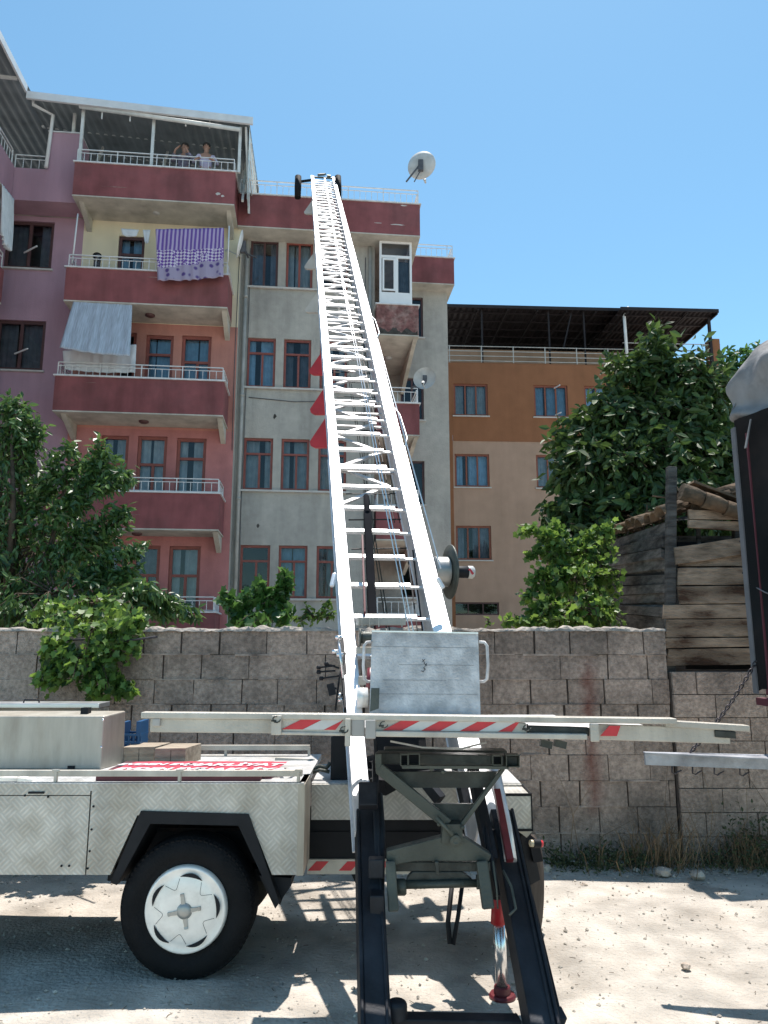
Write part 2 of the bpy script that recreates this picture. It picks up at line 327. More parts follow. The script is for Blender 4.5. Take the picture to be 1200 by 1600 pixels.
# ================================================================== SETTING: ground
def ground():
    n = 150; xs = np.linspace(-1, 1, n); vs = []; fs = []
    def g(t, a): return np.sign(t) * (abs(t) ** 3) * a + t * 4
    for j in range(n):
        for i in range(n):
            x = g(xs[i], 900); y = 4.5 + g(xs[j], 900)
            z = 0
            if abs(x) < 8 and abs(y) < 9: z = .012 * math.sin(x * 2.3 + y) * math.sin(y * 1.7 - x) + random.uniform(-.004, .004)
            if y > 12: z = -.03
            vs.append((x, y, z))
    for j in range(n - 1):
        for i in range(n - 1): a = j * n + i; fs.append((a, a + 1, a + n + 1, a + n))
    m = MB(); m.add(vs, fs, 0, True)
    o = m.build('ground', 'ground'); tag(o, 'pale dusty unpaved ground with gravel and tyre dust', 'ground', kind='structure')
    m = MB()
    for k in range(6000):
        x = random.uniform(-3.5, 4.5); y = random.uniform(2.6, 5.95)
        if random.random() < .35: y = 5.95 - abs(random.gauss(0, .22))
        r = random.choice([.003, .004, .005, .005, .007, .010]) * random.uniform(.7, 1.3)
        if y > 5.6 and random.random() < .12: r *= 2.5
        z = .012 * math.sin(x * 2.3 + y) * math.sin(y * 1.7 - x) + r * .35
        pv = []
        for (dx, dy, dz) in ((1, 0, 0), (-1, 0, 0), (0, 1, 0), (0, -1, 0), (0, 0, 1), (0, 0, -1)):
            q = random.uniform(.7, 1.4) * r; pv.append((x + dx * q, y + dy * q, z + dz * q * .7))
        m.add(pv, [(0, 2, 4), (2, 1, 4), (1, 3, 4), (3, 0, 4), (2, 0, 5), (1, 2, 5), (3, 1, 5), (0, 3, 5)])
    for k in range(500):
        x = random.uniform(-3, 3.6); y = random.uniform(2.7, 5.9); a = random.uniform(0, 6.28); l = random.uniform(.01, .035); z = .012 * math.sin(x * 2.3 + y) * math.sin(y * 1.7 - x) + .004
        m.beam((x, y, z), (x + math.cos(a) * l, y + math.sin(a) * l, z + .002), .0025, .0015, mi=1)
    o = m.build('gravel', ['gravelm', 'bark']); tag(o, 'loose small gravel scattered over the dusty ground', 'gravel', kind='stuff')
ground()
def rock(p, r, label, name='stone', mt='stone', group=None):
    bm = bmesh.new(); bmesh.ops.create_icosphere(bm, subdivisions=2, radius=r)
    for v in bm.verts: v.co *= random.uniform(.78, 1.15); v.co.z *= .65
    me = bpy.data.meshes.new(name); bm.to_mesh(me); bm.free(); me.materials.append(M[mt])
    o = bpy.data.objects.new(name, me); C.objects.link(o); o.location = (p.x, p.y, r * .4); tag(o, label, 'stone', group); return o
rock(PG(1072, 1513), .026, 'small tan stone alone on the sunlit ground at lower right', group='loose stones')
rock(PG(1037, 1368, 0), .06, 'rounded stone beside the dry weeds at the foot of the wall', group='loose stones')
rock(PG(913, 1385, 0), .025, 'small pale stone at the edge of the wall shadow', group='loose stones')
rock(PG(1090, 1372, 0), .05, 'grey stone half hidden by weeds right of the rounded one', group='loose stones')
rock(PG(325, 1552, 0), .016, 'small stone in shade just right of the wheel', group='loose stones')
rock(PG(852, 1362, 0), .05, 'flat grey stone near the tail light at the wall foot', group='loose stones')

# ================================================================== block wall
def block_wall():
    r = thing('block_wall', (0, 6.06, 0), 'long rough grey concrete block wall behind the truck', 'wall')
    m = MB(); x0, x1 = -7.0, 2.27; H = .193
    rows = 9
    for k in range(rows):
        x = x0 - (k % 2) * .15 - random.uniform(0, .08)
        while x < x1:
            w = random.choice([.30, .31, .32, .38, .29]); e = min(x + w, x1); s_ = max(x, x0)
            if e - s_ > .04:
                dy = random.uniform(-.006, .006); g = random.choice([.001, .002, .003, .006, .009]); z0 = k * H + random.uniform(.001, .003); z1 = (k + 1) * H - random.uniform(.001, .003)
                j = lambda: random.uniform(-.004, .004)
                p = [(s_ + g, -.02 + dy, z0), (e - g, -.02 + dy + j(), z0), (e - g, .16, z0), (s_ + g, .16, z0), (s_ + g + j(), -.02 + dy + j(), z1), (e - g + j(), -.02 + dy + j(), z1), (e - g, .16, z1), (s_ + g, .16, z1)]
                m.hexa(p)
            x += w
    m.build('blocks', 'block', r)
    mm = MB(); mm.box(x0, x1 + .0, -.004, .15, 0, rows * H - .004); mm.build('joints', 'jointdark', r); mm = MB()
    # smeared mortar ridges on the joints
    for k in range(1, rows):
        x = x0
        while x < x1 - .2:
            L = random.uniform(.1, .7); e = min(x + L, x1)
            if random.random() < .62:
                z = k * H + random.uniform(-.003, .003); h = random.uniform(.003, .008)
                mm.hexa([(x, -.027, z - h), (e, -.0255, z - h * random.uniform(.3, 1)), (e, .0, z - h), (x, .0, z - h), (x, -.027, z + h), (e, -.0255, z + h * random.uniform(.3, 1)), (e, 0, z + h), (x, 0, z + h)])
            x += L + random.uniform(.02, .3)
    mm.build('mortar', 'mortar', r)
    # uneven mortar top
    t = MB(); n = 190; top = []
    for i in range(n + 1):
        x = x0 + (x1 - x0) * i / n; z = rows * H + .016 + random.uniform(-.008, .016) + .008 * math.sin(x * 5)
        top.append([(x, -.035 + random.uniform(-.008, .008), rows * H - .004 - random.uniform(0, .01)), (x, -.026, z), (x, .17, z + random.uniform(-.01, .01)), (x, .175, rows * H - .005)])
    vs = [q for c in top for q in c]; fs = []
    for i in range(n):
        for j in range(3): a = i * 4 + j; fs.append((a, a + 1, a + 5, a + 4))
    t.add(vs, fs, 0, True); t.build('mortar_cap', 'coping', r)
    # iron rods sticking out
    q = MB(); q.tube([P(98 / 1, 1001, 5.9) - r.location, P(165, 996, 5.9) - r.location + Vector((0, .14, 0))], .008)
    q.tube([P(176, 1004, 5.95) - r.location, P(245, 995, 5.6) - r.location], .009, 6)
    q.build('iron_rod', 'chain', r)
    # taller pier and shed base section on the right
    r2 = thing('shed_base_wall', (2.27, 6.03, 0), 'lower block wall under the timber shed boards', 'wall')
    m = MB(); xx1 = 4.6
    for k in range(8):
        hz = 1.44 / 8 * .98
        x = .012 if k % 2 == 0 else .012; first = True
        while x < xx1:
            w = (.19 if k % 2 else .33) if first else random.choice([.36, .40, .42]); first = False; e = min(x + w, xx1)
            dy = random.uniform(-.008, .008); g = .004
            m.box(x + g, e - g, -.03 + dy, .14, k * hz + .003, (k + 1) * hz - .003); x += w
    m.build('blocks', 'block', r2)
    mm = MB(); mm.box(.004, xx1, -.004, .13, 0, 1.40); mm.build('joints', 'jointdark', r2)
block_wall()

# ================================================================== facade helpers
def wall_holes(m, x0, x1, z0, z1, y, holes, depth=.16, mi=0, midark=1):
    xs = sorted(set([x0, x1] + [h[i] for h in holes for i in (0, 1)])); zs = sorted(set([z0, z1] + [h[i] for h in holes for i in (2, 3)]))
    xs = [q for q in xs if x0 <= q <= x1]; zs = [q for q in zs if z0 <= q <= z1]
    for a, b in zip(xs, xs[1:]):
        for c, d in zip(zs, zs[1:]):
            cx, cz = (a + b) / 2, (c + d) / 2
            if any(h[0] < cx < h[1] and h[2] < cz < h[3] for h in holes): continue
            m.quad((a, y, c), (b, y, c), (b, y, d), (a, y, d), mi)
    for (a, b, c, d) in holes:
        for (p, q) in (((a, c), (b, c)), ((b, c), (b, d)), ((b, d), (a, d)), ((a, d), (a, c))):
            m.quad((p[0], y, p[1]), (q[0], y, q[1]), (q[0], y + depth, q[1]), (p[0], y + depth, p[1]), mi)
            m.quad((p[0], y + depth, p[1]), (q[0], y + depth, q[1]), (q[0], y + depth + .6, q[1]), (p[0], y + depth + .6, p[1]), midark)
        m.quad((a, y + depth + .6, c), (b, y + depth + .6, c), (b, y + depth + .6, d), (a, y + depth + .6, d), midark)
def fbox(m, a, b, c, d, y, t, w):      # rectangular frame
    m.box(a, b, y, y + t, c, c + w); m.box(a, b, y, y + t, d - w, d); m.box(a, a + w, y, y + t, c + w, d - w); m.box(b - w, b, y, y + t, c + w, d - w)
def window(root, a, b, c, d, y, fr='redframe', style='transom', curt=None, w=.055, sill=True, opened=False, dz=0):
    """frame = part, pane / curtain / sill = sub-parts; y = outer wall face"""
    m = MB(); yy = y + .05; a += .004; b -= .004; c += .004; d -= .004
    fbox(m, a, b, c, d, yy, .07, w)
    W_ = b - a; Hh = d - c
    if style == 'transom':
        zt = c + Hh * .70; m.box(a + w, b - w, yy + .004, yy + .066, zt - w * .45, zt + w * .45)
        xm = a + W_ * .54; m.box(xm - w * .45, xm + w * .45, yy + .008, yy + .062, c + w, zt - w * .45)
    elif style == 'three':
        for t in (.34, .66): m.box(a + W_ * t - w * .4, a + W_ * t + w * .4, yy + .004, yy + .066, c + w, d - w)
    elif style == 'two':
        xm = (a + b) / 2; m.box(xm - w * .5, xm + w * .5, yy + .004, yy + .066, c + w, d - w)
    elif style == 'door':
        zt = c + Hh * .78; m.box(a + w, b - w, yy + .004, yy + .066, zt - w * .45, zt + w * .45)
    f = m.build('window', fr, root)
    g = MB(); g.quad((a + w, yy + .035, c + w), (b - w, yy + .035, c + w), (b - w, yy + .035, d - w), (a + w, yy + .035, d - w)); g.build('pane', 'glass', f)
    if curt:
        k = MB(); n = max(10, int(W_ * 26)); lo = c + .03; gap = random.uniform(.0, .3); g0 = random.uniform(.2, .6)
        vs = []
        for i in range(n + 1):
            x = a + .03 + (W_ - .06) * i / n; yo = yy + .17 + .022 * math.sin(i * 1.9) + random.uniform(-.004, .004)
            vs += [(x, yo, lo), (x, yo, d - .02)]
        fs = [(2 * i, 2 * i + 2, 2 * i + 3, 2 * i + 1) for i in range(n) if not (g0 < i / n < g0 + gap)]
        k.add(vs, fs, 0, True); k.build('curtain', curt, f)
    if sill:
        s = MB(); s.box(a - .06, b + .06, y - .06, y + .06, c - .05, c - .006); s.build('sill', 'sill', f)
    if opened:
        s = MB(); hx = b - w; L_ = W_ * .31; e = Vector((hx - L_ * .8, yy - L_ * .5, 0))
        s = MB()
        for z0 in (c + w, d - w * 1.7): s.beam((hx - W_ * .33, yy, z0 + .02), (hx - W_ * .33 + L_ * .3, yy - L_ * .9, z0 + .02), .03, .04)
        s.build('sash', 'pvc', f)
    return f
def railing(m, p, q, h=.33, step=.16, r=.011, mid=True, every=6, ledge=True):
    """p,q base points; top rail, lower rail, bars; coping ledge"""
    p = Vector(p); q = Vector(q); L_ = (q - p).length; n = max(2, int(L_ / step)); up = Vector((0, 0, 1))
    m.beam(p + up * h, q + up * h, .028, .022)
    if mid: m.beam(p + up * h * .74, q + up * h * .74, .018, .016)
    m.beam(p + up * .025, q + up * .025, .016, .014)
    for i in range(n + 1):
        c = p.lerp(q, i / n); tall = (i % every == 0) or i == n
        m.beam(c, c + up * (h if tall else h * .74), .022 if tall else .013, .022 if tall else .013)
def balcony(root, x0, x1, yf, yb, ztop, hb=.85, mt='band', rail=True, railh=.33, coping=True, slab=.12, th=.10, sides=True, label=None, sof='soffit'):
    m = MB(); z0 = ztop - hb
    m.box(x0, x1, yf, yf + th, z0, ztop, 0)                                     # front band
    if sides:
        m.box(x0, x0 + th, yf + th, yb, z0, ztop, 0); m.box(x1 - th, x1, yf + th, yb, z0, ztop, 0)
    m.box(x0 + th, x1 - th, yf + th, yb, z0 + .003, z0 + slab, 1)                        # floor slab
    m.box(x0 - .003, x1 + .003, yf - .003, yb, z0 - .035, z0 - .001, 1)                  # plaster lip / soffit
    o = m.build('balcony', [mt, sof], root)
    if label: o['label'] = label
    if rail or coping:
        g = MB()
        if coping:
            g.box(x0 - .035, x1 + .035, yf - .035, yf + th + .02, ztop + .001, ztop + .035)
            g.box(x1 - th - .01, x1 + .035, yf + th + .02, yb, ztop + .001, ztop + .035); g.box(x0 - .035, x0 + th + .01, yf + th + .02, yb, ztop + .001, ztop + .035)
        if rail:
            zt = ztop + .036; yy = yf + th / 2
            railing(g, (x0 + .04, yy, zt), (x1 - .04, yy, zt), railh)
            railing(g, (x1 - .04, yy + .16, zt), (x1 - .04, yb - .05, zt), railh); railing(g, (x0 + .04, yy + .16, zt), (x0 + .04, yb - .05, zt), railh)
        g.build('railing', 'rail', o)
    return o

# ================================================================== pink and grey apartment building
A = Frame(-3.8, 18.8, R(6.0))
SILL = [2.79, 5.60, 8.40, 11.28]; BT = [2.35, 5.15, 7.95, 10.75]
def building_a():
    r = thing('apartment_building', A.o, 'pink and grey four storey apartment block with brick red balconies', 'building', A.a)
    # ---- grey front
    cols = []
    for (ua, ub) in ((380, 426), (439, 483), (497, 541)):
        cols.append((A.F(ua, 725, 0)[0], A.F(ub, 725, 0)[0]))
    holes = [(a, b, s, s + 1.40 if i else s + 1.36) for (a, b) in cols for i, s in enumerate(SILL)]
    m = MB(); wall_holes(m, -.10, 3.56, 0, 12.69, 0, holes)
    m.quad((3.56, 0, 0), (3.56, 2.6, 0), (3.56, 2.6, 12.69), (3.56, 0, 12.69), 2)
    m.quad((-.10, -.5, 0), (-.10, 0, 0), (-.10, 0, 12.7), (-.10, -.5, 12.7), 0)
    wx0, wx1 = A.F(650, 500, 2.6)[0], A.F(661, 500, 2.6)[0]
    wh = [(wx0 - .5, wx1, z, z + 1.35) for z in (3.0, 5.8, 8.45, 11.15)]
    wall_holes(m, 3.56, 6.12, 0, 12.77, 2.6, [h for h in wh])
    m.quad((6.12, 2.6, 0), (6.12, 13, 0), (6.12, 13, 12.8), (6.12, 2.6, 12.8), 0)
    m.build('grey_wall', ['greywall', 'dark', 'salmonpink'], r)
    k = 0
    for ci, (a, b) in enumerate(cols):
        for i, s in enumerate(SILL):
            fr = 'darkframe' if (i == 3 and ci == 0) else 'redframe'
            ct = {3: 'curtaindark', 2: 'curtainblue', 1: 'curtain', 0: 'curtaindark'}[i]
            if i == 3 and ci == 1: ct = 'curtain'
            if i == 2 and ci == 2: ct = 'curtain'
            if random.random() < .35: ct = random.choice(['curtain', 'curtainblue', 'curtaindark', None])
            window(r, a, b, s, s + (1.40 if i else 1.36), 0, fr, 'two' if i == 3 else 'transom', ct, w=.06)
    for h in wh: window(r, h[0], h[1], h[2], h[3], 2.6, 'darkframe', 'two', None)
    # long sills joining the windows
    for s in SILL: m = MB(); m.box(cols[0][0] - .09, cols[2][1] + .09, -.075, -.062, s - .055, s - .004); m.build('sill', 'sill', r)
    # ---- left part: back wall of the balconies
    def L_(u, v, y): return A.F(u, v, y)
    hl = []
    def addw(u0, u1, vt, zb, st, ct, fr='redframe', yref=None):
        a, zt = L_(u0, vt, -.5); b, _ = L_(u1, vt, -.5); hl.append((a, b, zb, zt, st, ct, fr))
    addw(186, 227, 368, 10.0, 'door', 'curtainblue', 'darkframe')
    addw(229, 272, 523, 7.2, 'door', 'curtainblue'); addw(285, 331, 524, 7.2, 'transom', 'curtainblue'); addw(186, 214, 519, 7.9, 'none', None)
    addw(159, 202, 680, 4.4, 'transom', 'curtain'); addw(216, 262, 681, 4.4, 'transom', 'curtain'); addw(277, 323, 684, 4.4, 'door', 'curtain')
    addw(208, 251, 852, 1.6, 'transom', 'curtaindark'); addw(265, 314, 853, 1.6, 'transom', 'curtain'); addw(150, 190, 850, 1.6, 'transom', 'curtaindark')
    pk = []
    xa, xb = A.F(8, 380, -.5)[0], A.F(83, 380, -.5)[0]
    for z in (2.9, 5.7, 8.45, 11.22): pk.append((xa, xb, z, z + 1.34))
    for (lo, hi, mt) in ((0, 4.2, 'salmonpink'), (4.2, 7.0, 'salmonpink'), (7.0, 9.85, 'salmon'), (9.85, 12.7, 'cream')):
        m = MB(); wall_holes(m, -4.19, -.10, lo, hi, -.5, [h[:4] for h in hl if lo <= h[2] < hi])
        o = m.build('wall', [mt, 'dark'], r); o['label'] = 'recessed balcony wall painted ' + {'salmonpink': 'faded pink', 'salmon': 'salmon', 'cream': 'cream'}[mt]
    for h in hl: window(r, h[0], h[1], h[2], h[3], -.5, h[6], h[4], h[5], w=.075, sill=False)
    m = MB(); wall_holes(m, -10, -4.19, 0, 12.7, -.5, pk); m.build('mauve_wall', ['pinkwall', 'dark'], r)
    for i, h in enumerate(pk): window(r, h[0], h[1], h[2], h[3], -.5, 'darkframe', 'two', 'curtaindark', w=.08)
    # ---- balconies of the left part
    ends = [(-4.28, -.27), (-4.26, -.27), (-4.24, -.27), (-4.19, -.27)]
    for zt, (xa_, xb_) in zip(BT, ends): balcony(r, xa_, xb_, -1.57, -.503, zt, label='brick red balcony with white railing')
    for zt in BT + [13.62]:                                     # triangular brackets below the slabs
        for x in (-4.10, -.42):
            b = MB(); b.prism([(x, -1.45, zt - .89), (x, -.503, zt - .89), (x, -.503, zt - 1.28)], (.12, 0, 0)); b.build('bracket', 'soffit', r)
    for k_, zt in enumerate(BT[1:] + [13.62]):                           # soffit lamps
        x, z = A.F([225, 237, 237, 247][k_] if k_ < 4 else 240, [640, 640, 478, 325][k_], -1.0)
        b = MB(); b.lathe((-2.25, -1.0, zt - .888), (0, 0, -1), [(0, .12), (.03, .12), (.06, .07), (.065, 0)], 20); b.build('soffit_lamp', 'darkframe' if k_ < 3 else 'dish', r)
    # ---- roof terrace parapets
    balcony(r, -4.19, -.20, -1.57, -.503, 13.62, .90, label='brick red terrace parapet with white railing', railh=.36)
    balcony(r, -.19, 4.75, -.65, 2.0, 13.62, .93, label='brick red roof parapet with low white railing', railh=.42)
    balcony(r, 4.0, 6.26, 2.10, 4.0, 13.62, .86, label='brick red rear roof parapet with low white railing', railh=.42)
    m = MB(); m.box(-9.5, 4.74, -.49, 12.9, 12.72, 12.9); m.box(4.74, 6.2, 4.0, 13, 12.78, 12.9); m.build('roof_slab', 'soffit', r)
    m = MB(); m.box(-10, 6.1, 12.95, 13, 0, 12.7); m.build('rear_wall', 'greywall', r)
    # mauve parapets left of the terrace
    m = MB(); x1 = -4.2; x2 = A.F(78, 210, -1.15)[0]; x3 = A.F(28, 265, -1.15)[0]
    m.box(x2, x1, -1.2, -.51, 12.72, 14.68, 0); m.box(x3 - .3, x2 - .002, -1.19, -.51, 12.72, 13.62, 0)
    m.box(x2 - .02, x1, -1.23, -.6, 14.682, 14.71, 1)
    m.build('mauve_parapet', ['pinkwall', 'fascia'], r)
    g = MB(); railing(g, (x3 - .1, -1.1, 13.62), (x2 - .02, -1.1, 13.62), .42); g.build('railing', 'rail', r)
    # ---- wing running towards the camera on the far left
    for zt in BT + [13.62]:
        m = MB(); hb = .9 if zt > 13 else .85
        m.box(-9.9, -5.78, -8.0, -1.22, zt - hb, zt, 0); m.box(-9.9, -5.775, -8.0, -1.215, zt - hb - .04, zt - hb - .002, 1)
        o = m.build('wing_balcony', ['pinkwall' if zt > 13 else 'band', 'soffit'], r)
        g = MB(); railing(g, (-5.82, -8, zt), (-5.82, -1.3, zt), .42); g.build('railing', 'rail', o)
    m = MB(); m.box(-9.9, -6.9, -8, -.52, 0, 12.7); m.build('wing_wall', 'pinkwall', r)
    # ---- terrace canopy
    def canopy(x0, x1, ya, yb, za, zb, name, alongx=True, n=26):
        m = MB(); vs = []
        for i in range(n * 4 + 1):
            x = x0 + (x1 - x0) * i / (n * 4); off = (.0, .014, .014, .0)[i % 4]
            zx = (x - x0) / (x1 - x0) * -.28 if alongx else 0
            vs += [(x, ya, za + off + zx), (x, yb, zb + off + zx)]
        m.add(vs, [(2 * i, 2 * i + 2, 2 * i + 3, 2 * i + 1) for i in range(n * 4)])
        return m.build(name, 'sheetdark', r)
    canopy(-5.5, .12, -1.75, 6.5, 15.30, 16.5, 'canopy_roof')
    canopy(-9.5, -5.42, -9.0, 6.5, 15.32, 15.8, 'canopy_roof', False, 18)
    m = MB()
    m.hexa([(-5.42, -1.80, 15.16), (.22, -1.80, 14.88), (.22, -1.74, 14.88), (-5.42, -1.74, 15.16), (-5.42, -1.80, 15.36), (.22, -1.80, 15.08), (.22, -1.74, 15.08), (-5.42, -1.74, 15.36)])
    m.box(-5.45, -5.40, -9, -1.81, 15.30, 15.50); m.build('fascia', 'fascia', r)
    m = MB()                                                    # steel frame under it
    for y in (-.2, 1.0, 2.4, 3.8): m.beam((-5.6, y, 15.34 + (y + 1.75) * .145), (.05, y, 15.06 + (y + 1.75) * .145), .06, .05)
    for y in (-7, -5.4, -3.8, -2.2): m.beam((-9, y, 15.50), (-5.5, y, 15.36), .07, .06)
    m.tube([(-4.15, -1.68, 15.12), (-.1, -1.68, 14.78)], .055, 10); m.beam((-4.15, -1.64, 15.25), (-.05, -1.64, 15.0), .05, .04)
    for x in (-4.1, -2.33, -.12):
        m.beam((x, -1.5, 13.66), (x, -1.5, 15.24 - (x + 5.5) * .05), .07, .07)
        m.beam((x + .1, -1.3, 13.0), (x - .0, .3, 15.4), .06, .06)
    for x in (-3.6, -2.9, -1.5, -.9): m.beam((x, -1.62, 14.86 - (x + 4.1) * .02), (x, -1.62, 15.2 - (x + 4.1) * .05), .03, .03)
    m.beam((.02, -1.5, 15.0), (.12, -.9, 12.9), .05, .05); m.beam((-4.45, -1.1, 14.7), (-4.45, -1.1, 15.4), .07, .07)
    m.build('canopy_frame', 'steelwhite', r)
    m = MB(); n = 9; vs = []                                   # corrugated side sheet
    for i in range(n * 4 + 1):
        y = -1.42 + 2.7 * i / (n * 4); o_ = (0, .008, .008, 0)[i % 4]; vs += [(.10 + o_, y, 13.0), (.10 + o_, y, 15.05 + (y + 1.75) * .13)]
    m.add(vs, [(2 * i, 2 * i + 2, 2 * i + 3, 2 * i + 1) for i in range(n * 4)]); m.build('side_sheet', 'sheet', r)
    m = MB()
    for z in (13.6, 14.1, 14.6): m.beam((.155, -1.42, z), (.155, 1.3, z), .03, .04)
    m.build('sheet_rail', 'steelwhite', r)
    m = MB(); vs = []                                           # back sheet of the terrace
    n = 24
    for i in range(n * 4 + 1):
        x = -9.4 + 9.5 * i / (n * 4); o_ = (0, .03, .03, 0)[i % 4]; vs += [(x, 6.4 + o_, 12.9), (x, 6.4 + o_, 16.4)]
    m.add(vs, [(2 * i, 2 * i + 2, 2 * i + 3, 2 * i + 1) for i in range(n * 4)]); m.build('back_sheet', 'sheetdark', r)
    # ---- corner balconies of the grey part
    for i, zt in enumerate(BT):
        top = i == 3
        o = balcony(r, 3.58, 4.73, -.38, 2.57, zt, .85, 'bandold' if top else 'band', rail=not top, railh=.42, label='stained corner balcony under the glazed bay' if top else 'corner balcony with short white railing')
        b = MB(); b.prism([(4.60, -.25, zt - .888), (4.60, 2.57, zt - .888), (4.60, 2.57, zt - 1.5)], (.11, 0, 0)); b.build('bracket', 'soffit', r)
    b = MB(); n = 24; pts = []                                  # damp patch on the stained balcony
    for i in range(n + 1): pts.append((3.62 + 1.08 * i / n, 9.91 + .30 + .06 * math.sin(i * .8) + random.uniform(-.03, .03)))
    for i in range(n): b.quad((pts[i][0], -.384, 9.905), (pts[i + 1][0], -.384, 9.905), (pts[i + 1][0], -.384, pts[i + 1][1] - .18), (pts[i][0], -.384, pts[i][1] - .18))
    b.build('damp_stain', 'soot', r)
    b = MB(); b.lathe((4.05, 1.2, 9.862), (0, 0, -1), [(0, .12), (.03, .12), (.05, .0)], 20); b.build('soffit_lamp', 'dish', r)
    # glazed bay
    m = MB(); x0, x1, y0, z0, z1 = 3.66, 4.56, -.34, 10.80, 12.66; w = .06
    fbox(m, x0, x1, z0, z1, y0, .06, w); m.box(x0 + w, x1 - w, y0 + .005, y0 + .055, z0 + w, z0 + .34); m.box(x0 + w, x1 - w, y0 + .003, y0 + .057, z0 + 1.36, z0 + 1.44)
    m.box(x0 + .44, x0 + .52, y0 + .003, y0 + .057, z0 + .34, z0 + 1.36); fbox(m, x0 + w + .02, x0 + .44, z0 + .38, z0 + 1.34, y0 - .015, .03, .05)
    m.box(x1 - .06, x1, y0 + .06, 2.5, z0, z0 + .3); m.box(x1 - .06, x1, y0 + .06, 2.5, z1 - .08, z1); m.box(x1 - .06, x1, 1.0, 1.08, z0 + .3, z1 - .08)
    o = m.build('glazed_bay', 'pvc', r)
    g = MB(); g.quad((x0 + w, y0 + .03, z0 + .3), (x1 - w, y0 + .03, z0 + .3), (x1 - w, y0 + .03, z1 - w), (x0 + w, y0 + .03, z1 - w))
    g.quad((x1 - .03, y0 + .06, z0 + .3), (x1 - .03, 2.5, z0 + .3), (x1 - .03, 2.5, z1 - .08), (x1 - .03, y0 + .06, z1 - .08)); g.build('pane', 'glass', o)
    k = MB(); vs = []; n = 24
    for i in range(n + 1):
        x = x0 + .48 + .36 * i / n; vs += [(x, y0 + .2 + .02 * math.sin(i * 1.8), z0 + .2), (x, y0 + .2 + .02 * math.sin(i * 1.8), z0 + 1.36)]
    k.add(vs, [(2 * i, 2 * i + 2, 2 * i + 3, 2 * i + 1) for i in range(n)], 0, True); k.build('curtain', 'curtaindark', o)
    def patch(x, y, z, w, h, mt='greywall'):
        p = MB(); n = 14; ring = [(x + w * math.cos(k * 2 * math.pi / n) * random.uniform(.6, 1.1), y, z + h * math.sin(k * 2 * math.pi / n) * random.uniform(.5, 1.15)) for k in range(n)]
        p.prism(ring, (0, .004, 0)); p.build('plaster_patch', mt, r)
    patch(-.62, -1.573, 12.98, .07, .05, 'sill'); patch(-.50, -1.573, 12.93, .05, .03, 'sill'); patch(4.1, -.653, 12.98, .22, .02, 'sill'); patch(3.6, -.653, 13.0, .12, .012, 'sill')
    patch(4.3, -.653, 13.57, .10, .02, 'sill'); patch(-3.2, -1.573, 13.0, .35, .012, 'bandold'); patch(2.1, -.653, 13.02, .3, .012, 'bandold'); patch(.9, -.003, 7.6, .05, .07, 'soot'); patch(.55, -.003, 4.65, .04, .06, 'soot'); patch(2.9, -.003, 10.6, .06, .05, 'bandold')
    for zt in BT: patch(random.uniform(-3.6, -1), -1.573, zt - .12 - random.random() * .5, random.uniform(.1, .3), .012, 'bandold')
    for pts in ([(.12, -.03, 12.4), (.13, -.03, 9.0), (.10, -.03, 5.0), (.12, -.03, 1.0)], [(.2, -.02, 8.1), (1.4, -.02, 8.02), (3.3, -.02, 8.12)], [(3.3, -.03, 12.3), (3.28, -.03, 8), (3.3, -.03, 3)], [(-.12, -.52, 12.2), (-.15, -.53, 9), (-.13, -.52, 6.5)]):
        p = MB(); p.tube(pts, .010, 5); p.build('facade_cable', 'dishdark', r)
    # pipes
    m = MB(); m.tube([(.03, -.06, 0), (.03, -.06, 12.6)], .05, 10)
    for z in (2.5, 5.3, 8.1, 10.9): m.tube([(.03, -.06, z), (.03, -.06, z + .08)], .062, 10)
    m.build('downpipe', 'pipe', r)
    m = MB(); m.tube([(3.42, -.06, 0), (3.42, -.06, 12.6)], .045, 10); m.build('downpipe', 'pipe', r)
    m = MB(); a = A.F(52, 158, -1.6); b = A.F(83, 180, -1.3); c = A.F(72, 262, -1.3)
    m.tube([(a[0], -1.6, a[1] + .1), (a[0], -1.6, a[1] - .1), (b[0], -1.3, b[1]), (c[0], -1.3, c[1])], .045, 8); m.build('downpipe', 'fascia', r)
    # open casement arms of the mauve wall windows
    m = MB()
    for h in pk[2:3]: m.beam((h[0] + .5, -.52, h[2] + .42), (h[0] + .95, -.9, h[2] + .42), .03, .03)
    m.build('window_stay', 'pvc', r); m = MB(); h = pk[3]; m.beam((h[0] + .5, -.52, h[2] + .42), (h[0] + .95, -.9, h[2] + .42), .03, .03); m.build('window_stay', 'pvc', r)
    m = MB(); x, z = A.F(117, 360, -1.4); m.tube([(x, -1.4, 10.95), (x + .04, -1.4, 12.3)], .02, 6); x, z = A.F(357, 380, -1.4); m.tube([(x, -1.4, 11.2), (x, -1.4, 12.2)], .02, 6); m.build('awning_pole', 'pvc', r)
building_a()

